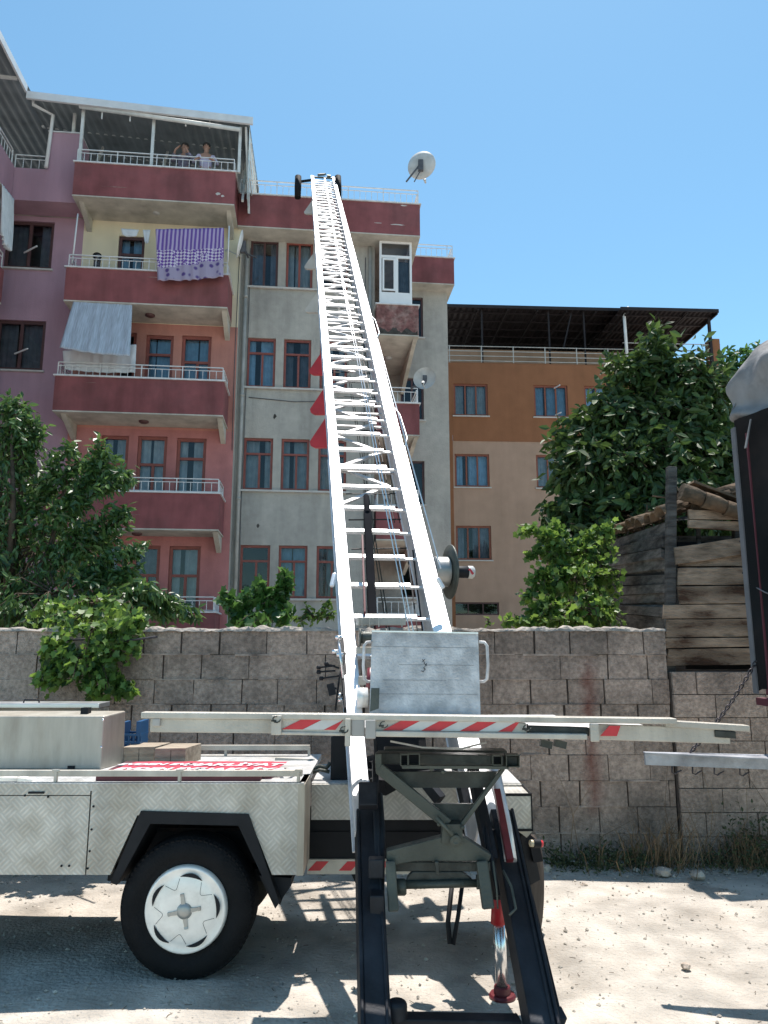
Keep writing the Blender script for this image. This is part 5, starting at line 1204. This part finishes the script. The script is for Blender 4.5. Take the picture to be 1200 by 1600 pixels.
    guard(489, 420, 11.6, .75, 'pipe'); guard(492, 488, 10.4, .75, 'pipe'); guard(486, 334, 14.2, .75, 'pipe')
    # winch drum right of the rail
    m = WB(r); c = P(684, 893, 5.62); ax = (1, .22, 0)
    prof = [(-.13, .0), (-.13, .10)]
    for q in range(9): prof += [(-.125 + q * .0135, .115), (-.118 + q * .0135, .108)]
    m.lathe(c + Vector((.09, .02, 0)), ax, prof, 32, 0); c = c + Vector((.09, .02, 0)); m.lathe(c, ax, [(-.005, .10), (-.005, .205), (.004, .210), (.012, .205), (.012, .02)], 40, 1)
    m.done('winch_drum', ['silver', 'steelolive'])
    m = WB(r); m.lathe(c, ax, [(.012, .055), (.05, .058), (.055, .045), (.075, .045), (.08, .046), (.185, .046), (.185, 0)], 24, 0); m.lathe(c, ax, [(.145, .049), (.185, .049), (.197, .038), (.198, 0)], 24, 1); q = c + Vector(ax).normalized() * .168; m.beam(q + Vector((-.014, -.05, .022)), q + Vector((.016, -.05, -.02)), .018, .003, (0, -1, 0), 2)
    m.done('winch_motor', ['black', 'whitesticker', 'redsticker'])
    # small handles on both rails
    m = WB(r); m.beam(P(523, 896, 5.1), P(518, 917, 5.05), .030, .03); m.beam(P(683, 903, 4.95), P(693, 920, 4.95), .03, .03); m.done('rail_stop', 'alurail', .01)
    # hydraulic cylinder, striped plate and crossbars between the rails
    m = WB(r); m.beam(P(574, 800, 5.9), P(582, 965, 5.0), .060, .060); m.tube([P(574, 802, 5.85), P(572, 775, 6.1)], .025, 10); m.done('hydraulic_cylinder', 'blackmatt', .01)
    m = WB(r); m.beam(P(566, 840, 5.4), P(570, 960, 4.95), .012, .06); m.done('striped_plate', 'darkred')
    m = WB(r); m.beam(P(558, 971, 4.75), P(632, 971, 4.85), .06, .05); 
    m.done('crossbar', 'alubar', .004); m = WB(r); m.beam(P(556, 1016, 4.6), P(600, 1016, 4.6), .05, .04); m.done('crossbar', 'alubar', .004); m = WB(r); m.beam(P(560, 1063, 4.45), P(600, 1063, 4.45), .05, .05)
    for u in (566, 578, 592, 628): m.beam(P(u, 966, 4.70), P(u, 980, 4.70), .008, .01)
    m.done('crossbar', 'alubar', .004)
    m = WB(r); c = P(574, 996, 4.55)
    m.lathe(c, (1, .1, 0), [(-.05, 0), (-.05, .055), (-.04, .055), (-.04, .03)] + [(-.035 + i * .006, .036 + (.003 if i % 2 else 0)) for i in range(24)] + [(.11, .055), (.12, .055), (.12, 0)], 24); m.done('lower_winch', 'steelolive')
    m = WB(r); m.lathe(P(566, 1090, 4.3), (1, .1, 0), [(-.03, 0), (-.03, .055), (.03, .055), (.03, 0)], 24); m.done('roller', 'hub')
    m = WB(r); m.tube([P(579, 1045, 4.4), P(577, 1075, 4.35)], .02, 8); m.done('hose', 'darkred')
    m = WB(r); m.beam(P(636, 860, 5.6), P(652, 985, 5.1), .008, .008); m.beam(P(645, 860, 5.6), P(660, 985, 5.1), .010, .010); m.done('side_bracing', 'black')
    # ---- carriage: back panel with two handles
    car = thing('x', (0, 0, 0), 'x', 'x'); bpy.data.objects.remove(car)
    Yp, Yq = 4.10, 4.02
    a, b, c, d = P(581, 985, Yp), P(747, 988, Yp), P(751, 1120, Yq), P(577, 1120, Yq)
    m = WB(r); m.prism([a, b, c, d], (0, .02, .0)); m.prism([a + Vector((0, -.006, -.0)), b + Vector((0, -.006, 0)), b + Vector((0, -.006, -.008)), a + Vector((0, -.006, -.008))], (0, .005, 0), 1)
    for f_ in (.19, .40, .58, .74):
        p, q = a.lerp(d, f_), b.lerp(c, f_); p, q = p.lerp(q, .02), p.lerp(q, .98); p, q = p.lerp(q, {.40: .25, .58: .1}.get(f_, 0)), p.lerp(q, {.40: .97, .58: .7}.get(f_, 1)); m.prism([p + Vector((0, -.0012, 0)), q + Vector((0, -.0012, 0)), q + Vector((0, -.0012, -.0013)), p + Vector((0, -.0012, -.0013))], (0, .001, 0), 2)
    pn = m.done('carriage_panel', ['aludull', 'alu', 'dishdark'])
    m = WB(r); m.prism([P(580, 1075, Yq - .03), P(593, 1075, Yq - .03), P(592, 1107, Yq - .04), P(578, 1112, Yq - .04)], (0, .004, 0)); m.done('rubber_patch', 'steelolive', parent=pn)
    m = WB(r)                                                 # scrawled pen marks
    for (p, q) in (((660, 1030), (664, 1036)), ((664, 1030), (660, 1034)), ((662, 1036), (667, 1040)), ((667, 1036), (663, 1043)), ((661, 1043), (665, 1046)), ((658, 1048), (662, 1050)), ((664, 1044), (662, 1049))):
        m.tube([P(*p, Yp - .045) , P(*q, Yp - .045)], .0016, 4)
    o = m.done('pen_marks', 'black', parent=pn)
    for sg, u0 in ((-1, 581), (1, 749)):
        m = WB(r)
        pts = [P(u0, 1003, Yp - .01), P(u0 + sg * 8, 1003.5, Yp - .02), P(u0 + sg * 12, 1009, Yp - .025), P(u0 + sg * 13.5, 1040, Yp - .03), P(u0 + sg * 12, 1061, Yp - .03), P(u0 + sg * 7, 1065, Yp - .02), P(u0, 1065, Yp - .01)]
        m.tube(pts, .0085, 10); m.done('grab_handle', 'aludull', parent=pn)
    # ---- carriage: platform with striped edge bars
    Yb = 3.30
    def barpart(name, u0, v0, u1, v1, th, mt, y0=0., dp=.05, bev=.004, parent=None):
        m = WB(r); a, b = P(u0, v0, Yb + y0), P(u1, v1, Yb + y0); m.prism([a, b, b - Vector((0, 0, th)), a - Vector((0, 0, th))], (0, dp, 0)); return m.done(name, mt, bev, parent)
    top = barpart('platform_edge', 430, 1115, 1058, 1123, .024, 'alubar', 0, .07)
    top2 = barpart('platform_edge', 220, 1113, 440, 1115, .026, 'alubar', .02, .06)
    top3 = barpart('platform_edge', 1040, 1126, 1172, 1134, .026, 'alubar', .02, .06)
    barpart('edge_panel', 432, 1122, 556, 1124, .070, 'alubar', .012, .03, .002); barpart('edge_panel', 575, 1124, 822, 1130, .052, 'alubar', .014, .03, .002)
    barpart('lower_lip', 580, 1142, 918, 1147, .024, 'alubar', -.01, .04, .004); barpart('lower_lip', 432, 1143, 548, 1145, .014, 'alubar', .002, .03)
    barpart('wing_panel', 235, 1122, 432, 1124, .060, 'alubar', .035, .02); barpart('wing_panel', 922, 1131, 1140, 1138, .066, 'alubar', .035, .02)
    barpart('clamp_plate', 424, 1118, 440, 1118, .082, 'alubar', -.012, .01); barpart('clamp_plate', 922, 1131, 936, 1131, .075, 'alubar', -.008, .01); barpart('clamp_plate', 539, 1123, 548, 1123, .115, 'alubar', -.014, .01)
    barpart('clamp_plate', 571, 1125, 587, 1125, .078, 'pipe', -.018, .01); barpart('hinge_block', 549, 1125, 570, 1125, .07, 'pipe', .0, .01); barpart('corner_block', 238, 1123, 250, 1123, .032, 'pipe', .02, .02); barpart('corner_block', 1118, 1141, 1150, 1143, .03, 'steeldark', .02, .04)
    barpart('black_channel', 824, 1134, 921, 1137, .036, 'steeldark', .02, .03)
    m = WB(r)                                                # red and white chevrons
    def strip(ub, vb, w, slant, n, ue, hh, red0=True):
        u = ub; i = 0
        m1 = WB(r); m2 = WB(r)
        while u < ue - 1:
            e = min(u + w, ue); v = vb + (u - ub) * .012
            q = [P(u, v + hh, Yb + .008), P(e, v + hh + .2, Yb + .008), P(min(e + slant, ue + slant * .4), v, Yb + .008), P(u + slant, v, Yb + .008)]
            (m1 if (i % 2 == 0) == red0 else m2).prism(q, (0, .003, 0)); u = e; i += 1
        a_ = m1.done('red_chevrons', 'redsticker', parent=top); 
        if m2.v: m2.done('white_chevrons', 'whitesticker', parent=top)
    strip(440, 1124.5, 33, 30, 3, 524, 15); strip(598, 1125.5, 30, 30, 7, 800, 15.5); strip(938, 1134, 26, 14, 1, 964, 16)
    # hooks on the bar
    m = WB(r)
    for u, v in ((538, 1140), (600, 1132), (824, 1137), (432, 1124)):
        pts = [P(u + 6 * math.cos(t), v + 5 * math.sin(t), Yb - .015) for t in [k_ * .7 for k_ in range(8)]]; m.tube(pts, .003, 6); m.beam(P(u - 8, v + 2, Yb - .01), P(u, v + 2, Yb - .01), .008, .008)
    m.done('hook', 'steeldark')
    m = WB(r); x0, x1 = P(432, 1130, Yb).x, P(920, 1130, Yb).x; m.box(x0, x1, Yb + .075, 3.98, 1.235, 1.262); o = m.done('platform_floor', 'aludull')
    m = WB(r); m.box(x1 + .002, x1 + .3, Yb + .09, Yb + .35, 1.24, 1.26); m.box(x0 - .3, x0 - .002, Yb + .09, Yb + .35, 1.24, 1.26); m.done('wing_floor', 'aludull')
    m = WB(r)
    for u in (844, 866): q = P(u, 1160, Yb + .06); m.beam(q, q + Vector((.05, 0, -.012)), .03, .03)
    m.done('stub_tube', 'steeldark')
    # ---- base frame down to the ground; rails carry the platform's shade in their colour
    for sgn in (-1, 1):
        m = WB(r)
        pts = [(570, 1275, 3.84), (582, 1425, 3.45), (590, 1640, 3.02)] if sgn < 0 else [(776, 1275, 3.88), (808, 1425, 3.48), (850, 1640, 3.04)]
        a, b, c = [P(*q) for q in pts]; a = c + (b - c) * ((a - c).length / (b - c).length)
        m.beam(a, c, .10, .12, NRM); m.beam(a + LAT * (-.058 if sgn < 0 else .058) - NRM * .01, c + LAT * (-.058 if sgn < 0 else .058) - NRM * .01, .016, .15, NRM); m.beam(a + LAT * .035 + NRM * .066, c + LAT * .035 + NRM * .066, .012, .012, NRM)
        m.done('shaded_base_beam', 'darkshadedbeam', .008)
    m = WB(r); m.beam(P(612, 1597, 3.15), P(812, 1600, 3.2), .07, .05); m.lathe(P(620, 1590, 3.12), (0, 0, 1), [(0, .04), (.05, .04), (.06, .03), (.06, 0)], 16); m.done('foot_bar', 'darkshadedbeam', .006)
    # brackets along the left beam
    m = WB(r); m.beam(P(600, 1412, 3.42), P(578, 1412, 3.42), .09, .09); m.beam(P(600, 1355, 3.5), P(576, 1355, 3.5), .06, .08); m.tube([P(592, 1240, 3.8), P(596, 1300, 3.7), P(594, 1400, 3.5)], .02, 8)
    m.beam(P(586, 1190, 3.9), P(592, 1420, 3.5), .03, .05); m.beam(P(575, 1225, 3.72), P(575, 1262, 3.66), .09, .06); m.done('side_bracket', 'darkshadedbeam', .006)
    # ---- tilt frame in olive steel
    Y1 = 3.55
    m = WB(r); m.beam(P(588, 1183, Y1 + .1), P(810, 1188, Y1), .085, .05); m.beam(P(600, 1173, Y1 + .2), P(790, 1176, Y1 + .2), .10, .03); m.done('cross_tube', 'steeldark', .005)
    m = WB(r); 
    for u0, v0, w_, h_ in ((626, 1178, 11, 17), (638, 1177, 17, 18), (769, 1180, 14, 14), (790, 1179, 20, 18)):
        q = [P(u0, v0, Y1 - .06), P(u0 + w_, v0, Y1 - .06), P(u0 + w_, v0 + h_, Y1 - .06), P(u0, v0 + h_, Y1 - .06)]
        for i in range(4): m.beam(q[i], q[(i + 1) % 4], .004, .05, (0, 1, 0), 0)
        m.prism([p_ + Vector((0, .03, 0)) for p_ in q], (0, .02, 0), 1)
    m.beam(P(628, 1198, Y1 - .07), P(794, 1199, Y1 - .07), .03, .012); m.done('tube_ends', ['steelolive', 'black'])
    m = WB(r); m.beam(P(592, 1200, Y1 - .01), P(700, 1288, Y1 - .03), .05, .034, (0, -1, 0)); m.beam(P(786, 1200, Y1 - .01), P(720, 1290, Y1 - .03), .02, .03, (0, -1, 0)); m.beam(P(591, 1178, Y1 + .0), P(592, 1206, Y1 - .01), .03, .035, (0, -1, 0)); m.done('v_brace', 'steelolive', .004)
    m = WB(r); m.prism([P(603, 1206, Y1 + .03), P(782, 1206, Y1 + .03), P(764, 1231, Y1 + .03), P(634, 1231, Y1 + .03)], (0, .02, 0)); m.prism([P(667, 1256, Y1 + .03), P(748, 1256, Y1 + .03), P(722, 1288, Y1 + .03), P(697, 1282, Y1 + .03)], (0, .02, 0)); m.done('gusset_plate', 'steeldark')
    m = WB(r); m.prism([P(692, 1288, Y1 - .06), P(722, 1288, Y1 - .06), P(724, 1318, Y1 - .06), P(690, 1318, Y1 - .06)], (0, .08, 0)); m.lathe(P(711, 1311, Y1 - .06), (0, -1, .0), [(0, .024), (.03, .024), (.032, .012), (.03, .010), (.03, 0)], 16)
    for u, v in ((686, 1288), (723, 1293), (674, 1202), (692, 1206)): m.lathe(P(u, v, Y1 - .07), (0, -1, 0), [(0, .010), (.008, .008), (.01, 0)], 8)
    m.done('pivot_block', 'steelolive', .004)
    m = WB(r); m.tube([P(682, 1276, Y1 - .08), P(707, 1306, Y1 - .10)], .010, 8); m.done('lever', 'steelolive')
    Y2 = 3.50
    m = WB(r); m.prism([P(604, 1330, Y2), P(690, 1308, Y2), P(726, 1308, Y2), P(768, 1336, Y2), P(764, 1346, Y2), P(650, 1346, Y2), P(625, 1350, Y2), P(604, 1356, Y2)], (0, .06, 0)); m.done('lower_yoke', 'steelolive', .004)
    m = WB(r); m.beam(P(612, 1352, Y2 + .06), P(765, 1352, Y2 + .06), .05, .04); m.prism([P(636, 1372, Y2 + .03), P(644, 1362, Y2 + .03), P(722, 1362, Y2 + .03), P(738, 1374, Y2 + .03), P(738, 1380, Y2 + .03), P(634, 1380, Y2 + .03)], (0, .03, 0)); m.beam(P(682, 1345, Y2 - .02), P(684, 1366, Y2 - .02), .018, .018); m.done('lower_beam', 'steeldark', .004)
    m = WB(r); m.tube([P(628, 1383, Y2 + .02), P(748, 1380, Y2 + .02)], .017, 12); m.lathe(P(628, 1386, Y2 + .02), (1, 0, 0), [(-.03, .0), (-.03, .035), (.012, .035), (.02, .028), (.02, 0)], 16); m.lathe(P(748, 1378, Y2 + .02), (1, 0, 0), [(-.01, .0), (-.01, .03), (.03, .03), (.03, 0)], 16); m.done('pivot_shaft', 'steelolive')
    m = WB(r); m.beam(P(610, 1345, Y2 - .01), P(615, 1424, Y2 - .06), .045, .06, (0, -1, 0)); m.done('yoke_leg', 'steelolive', .006); m = WB(r); m.beam(P(752, 1345, Y2 - .01), P(763, 1420, Y2 - .06), .050, .06, (0, -1, 0)); m.done('yoke_leg', 'steelolive', .006)
    # cylinder pairs, red rod and struts on the right
    m = WB(r); m.tube([P(770, 1190, 3.95), P(790, 1290, 3.72), P(798, 1345, 3.6)], .030, 10); m.done('ram_cover', 'alurail')
    m = WB(r); m.beam(P(776, 1235, 3.80), P(797, 1345, 3.56), .030, .03); m.done('hydraulic_hose', 'darkred')
    m = WB(r); m.beam(P(738, 1200, 3.9), P(768, 1345, 3.62), .05, .06); m.beam(P(668, 1225, 4.0), P(688, 1250, 3.95), .05, .05); m.beam(P(722, 1225, 4.0), P(730, 1260, 3.95), .05, .05); m.tube([P(752, 1250, 3.8), P(766, 1330, 3.6), P(778, 1400, 3.5)], .012, 8); m.done('strut', 'darkshadedbeam')
    m = WB(r); m.beam(P(818, 1400, 3.62), P(866, 1586, 3.2), .022, .03); m.beam(P(830, 1400, 3.62), P(874, 1586, 3.22), .014, .03); m.beam(P(864, 1580, 3.2), P(874, 1600, 3.16), .06, .05); m.done('side_struts', 'darkshadedbeam', .004)
    m = WB(r); m.tube([P(786, 1360, 3.5), P(799, 1385, 3.45), P(806, 1420, 3.4), P(796, 1430, 3.38)], .006, 6); m.tube([P(806, 1412, 3.45), P(825, 1402, 3.5), P(832, 1408, 3.5), P(808, 1420, 3.45)], .005, 6); m.tube([P(770, 1345, 3.45), P(776, 1390, 3.42), P(778, 1420, 3.40)], .004, 6); m.done('loose_wire', 'steelolive')
    # stabiliser jack
    Yj = 3.80; m = WB(r); b = PG(785, 1560); Yj = b.y
    m.lathe((b.x, Yj, 0), (0, 0, 1), [(0, .058), (.004, .062), (.014, .062), (.022, .056), (.024, .040), (.05, .038), (.056, .034), (.057, 0)], 28, smooth=False); o = m.done('jack_foot', 'darkred')
    m = WB(r); m.tube([(b.x, Yj, .05), (b.x - .008, Yj, .345)], .029, 20); m.done('jack_ram', 'chrome')
    m = WB(r); m.lathe((b.x - .008, Yj, .33), (-.03, 0, 1), [(-.005, .0), (-.005, .038), (.10, .028), (.115, .02), (.12, 0)], 20); m.done('jack_cap', 'red')
    m = WB(r); m.tube([(b.x - .01, Yj, .44), (b.x - .02, Yj, .75)], .045, 14); m.done('jack_body', 'black')
    # cables hanging below
    m = WB(r); m.tube([P(706, 1385, 3.9), P(700, 1440, 3.85), P(703, 1475, 3.82)], .013, 6); m.tube([P(722, 1385, 3.9), P(716, 1430, 3.85), P(708, 1476, 3.82)], .011, 6); m.done('hanging_hose', 'black')
    m = WB(r); m.tube([P(610, 1158, Yb + .3), P(660, 1168, Yb + .3), P(720, 1170, Yb + .3), P(760, 1160, Yb + .3)], .005, 6); m.done('sagging_wire', 'aludull')
    # control valves left of the rail
    m = WB(r); m.beam(P(533, 1000, 4.72), P(542, 1110, 4.32), .03, .05)
    for (u0, v0, u1, v1) in ((498, 1043, 524, 1040), (498, 1050, 524, 1048), (510, 1037, 530, 1044), (502, 1060, 530, 1056), (514, 1072, 526, 1076)): m.tube([P(u0, v0, 4.4), P(u1, v1, 4.4)], .006, 6); m.lathe(P(u0, v0, 4.4), (1, 0, 0), [(-.014, 0), (-.01, .012), (.01, .012), (.014, 0)], 10)
    m.beam(P(516, 1068, 4.4), P(520, 1086, 4.4), .04, .04); m.tube([P(540, 1020, 4.5), P(530, 1060, 4.45), P(524, 1110, 4.35)], .006, 6); m.done('control_valves', 'black')
    m = WB(r)
    for (u, v) in ((529, 996), (524, 1018), (531, 1023), (531, 1086), (534, 1093)): m.lathe(P(u, v, 4.42), (1, .2, 0), [(-.02, 0), (-.02, .012), (.02, .012), (.02, 0)], 10)
    m.tube([P(529, 1000, 4.42), P(536, 1060, 4.38)], .008, 6); m.done('valve_knobs', 'chrome')
    # turntable on the deck
    m = WB(r); m.lathe((.10, 4.62, Z2T + .004), (0, 0, 1), [(0, .26), (.05, .26), (.05, .22), (.09, .22), (.09, 0)], 36); m.beam((.1, 4.62, Z2T + .09), LP(-.1, 0, -.24), .30, .14); m.box(P(517, 1200, 4.45).x, P(548, 1200, 4.45).x, 4.42, 4.60, Z2T + .004, P(530, 1150, 4.45).z)
    m.beam(P(590, 1230, 4.1), LP(-.7, -.1, -.22), .10, .08); m.beam(P(740, 1200, 4.2), LP(-.6, .2, -.2), .08, .08); m.done('turntable', 'black', .004)
    m = WB(r); m.tube([P(490, 1204, 4.45), P(498, 1197, 4.45), P(510, 1200, 4.45), P(516, 1192, 4.45)], .012, 8); m.tube([P(486, 1208, 4.42), P(500, 1203, 4.42), P(515, 1206, 4.42)], .010, 8); m.done('hose_bundle', 'steelolive')
lift()

# ================================================================== truck on the right with tarpaulin
def right_truck():
    r = thing('tarpaulin_truck', (2.03, 4.15, 0), 'rear corner of a covered truck with grey tarpaulin at the right edge', 'truck')
    X = 2.035; Yc = 4.15
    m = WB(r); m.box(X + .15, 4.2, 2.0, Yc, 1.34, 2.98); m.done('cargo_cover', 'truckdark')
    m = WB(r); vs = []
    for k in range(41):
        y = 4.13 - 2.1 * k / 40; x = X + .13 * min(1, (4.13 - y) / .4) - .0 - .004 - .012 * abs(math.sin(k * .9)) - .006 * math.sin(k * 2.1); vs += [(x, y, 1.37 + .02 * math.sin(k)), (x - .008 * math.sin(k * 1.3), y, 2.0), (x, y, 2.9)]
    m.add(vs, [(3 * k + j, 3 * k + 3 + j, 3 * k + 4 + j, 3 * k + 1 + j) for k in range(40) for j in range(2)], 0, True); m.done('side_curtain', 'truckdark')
    m = WB(r); m.box(X + .012, X + .03, 4.03, 4.07, 1.36, 2.80); m.done('cover_post', 'maroon'); m = WB(r); m.tube([(X - .004, 4.10, 1.95), (X + .02, 4.0, 1.90), (X + .05, 3.9, 1.86)], .004, 5); m.done('lashing_rope', 'strap')
    m = WB(r); m.box(X - .004, 4.2, 1.98, Yc + .004, 1.30, 1.338); m.done('bed_frame', 'maroon')
    m = WB(r); m.box(X - .012, X - .002, Yc - .035, Yc + .012, 1.36, 2.86)
    m.done('strap', 'strap')
    m = WB(r)
    for z in (2.62, 2.2, 2.02): m.lathe((X - .010, Yc + .013, z), (0, 1, 0), [(0, .006), (.004, .006), (.004, 0)], 10)
    m.done('eyelets', 'black')
    # tarpaulin: folded sheet draped along the top edge, running towards the camera
    m = WB(r); out = [(1178, 648), (1164, 658), (1150, 661), (1138, 655), (1136, 648), (1146, 640), (1151, 632), (1152, 618), (1147, 604), (1146, 590), (1149, 577), (1155, 569), (1163, 560), (1172, 551), (1182, 543), (1196, 536), (1215, 528), (1250, 520)]
    prof = [P(u, v, 4.12) for u, v in out]; vs = []; n = len(prof); ny = 26
    for j in range(ny + 1):
        y = 4.16 - 2.1 * (j / ny) ** 1.3
        for i, p in enumerate(prof):
            k = .5 + .5 * math.sin(j * .55); tip = 1 if i < 7 else 0
            x = p.x + .018 * math.sin(j * .9 + i * .6) + .010 * math.sin(j * 2.9 + i * 2.1) + random.uniform(-.006, .006) + .012 * math.sin(j * 1.7 - i) + tip * (.05 * k if j else 0); z = p.z + .015 * math.sin(j * .8 + i * .5) + tip * .03 * math.sin(j * .45) * (j > 0)
            dd = 4.16 - y; vs.append(Vector((x + min(.13, .33 * dd), y + .02 * math.sin(i * 1.1), z - tip * min(.16, .30 * dd))))
    m.add(vs, [(j * n + i, j * n + i + 1, (j + 1) * n + i + 1, (j + 1) * n + i) for j in range(ny) for i in range(n - 1)], 0, True)
    cap = [vs[i] for i in range(n)] + [Vector((prof[-1].x, 4.16, prof[0].z))]; m.add(cap, [list(range(len(cap)))], 0)
    t = m.done('tarpaulin', 'tarp'); t.modifiers.new('solid', 'SOLIDIFY').thickness = .006; t.modifiers.new('sub', 'SUBSURF').levels = 1; t.modifiers['sub'].render_levels = 2
    m = WB(r); m.beam(P(1173, 655, 3.98), P(1165, 700, 3.98), .008, .006, w2=.022); m.done('strap_end', 'tarp')
    # lowered gate rail with hooks
    m = WB(r); a, b = P(1008, 1178, 4.02), P(1420, 1191, 3.90); h = .055
    m.prism([a, b, b - Vector((0, 0, h * 1.1)), a - Vector((0, 0, h))], (0, .02, 0)); m.add([a + Vector((0, -.002, .002)), b + Vector((0, -.20, .002)), b + Vector((0, .10, .002)), a + Vector((0, .03, .002)), a + Vector((0, -.002, .008)), b + Vector((0, -.20, .008)), b + Vector((0, .10, .008)), a + Vector((0, .03, .008))], [(0, 1, 2, 3), (4, 5, 6, 7), (0, 1, 5, 4), (1, 2, 6, 5), (2, 3, 7, 6), (3, 0, 4, 7)])
    g = m.done('tail_gate', 'gate')
    m = WB(r)
    for u in (1050, 1082, 1116, 1156):
        v = 1196 + (u - 1008) * .03; pts = [P(u, v, 4.0), P(u, v + 10, 4.0), P(u + 5, v + 12, 4.0), P(u + 9, v + 9, 4.0), P(u + 15, v + 6, 4.0)]; m.tube(pts, .004, 6)
    m.done('hook', 'chain', parent=g)
    # chain
    m = WB(r); a = P(1188, 1022, 4.12); b = P(1078, 1176, 4.02); n = 30
    for i in range(n):
        t = (i + .5) / n; c = a.lerp(b, t) + Vector((0, 0, -.10 * math.sin(t * math.pi) * .35)); d = ((b - a)).normalized(); s = Vector((0, 1, 0)) if i % 2 else d.cross(Vector((0, 1, 0))).normalized()
        L_ = .018; pts = [c + d * L_ * math.cos(q) + s * .009 * math.sin(q) for q in [k * math.pi / 5 for k in range(11)]]; m.tube(pts, .0032, 5, caps=False)
    m.done('chain', 'chain')
    m = WB(r); m.beam(P(1193, 1010, 4.13), P(1198, 1075, 4.13), .03, .03); m.beam(P(1190, 900, 4.10), P(1200, 905, 4.05), .004, .004); m.done('corner_bracket', 'maroon')
right_truck()
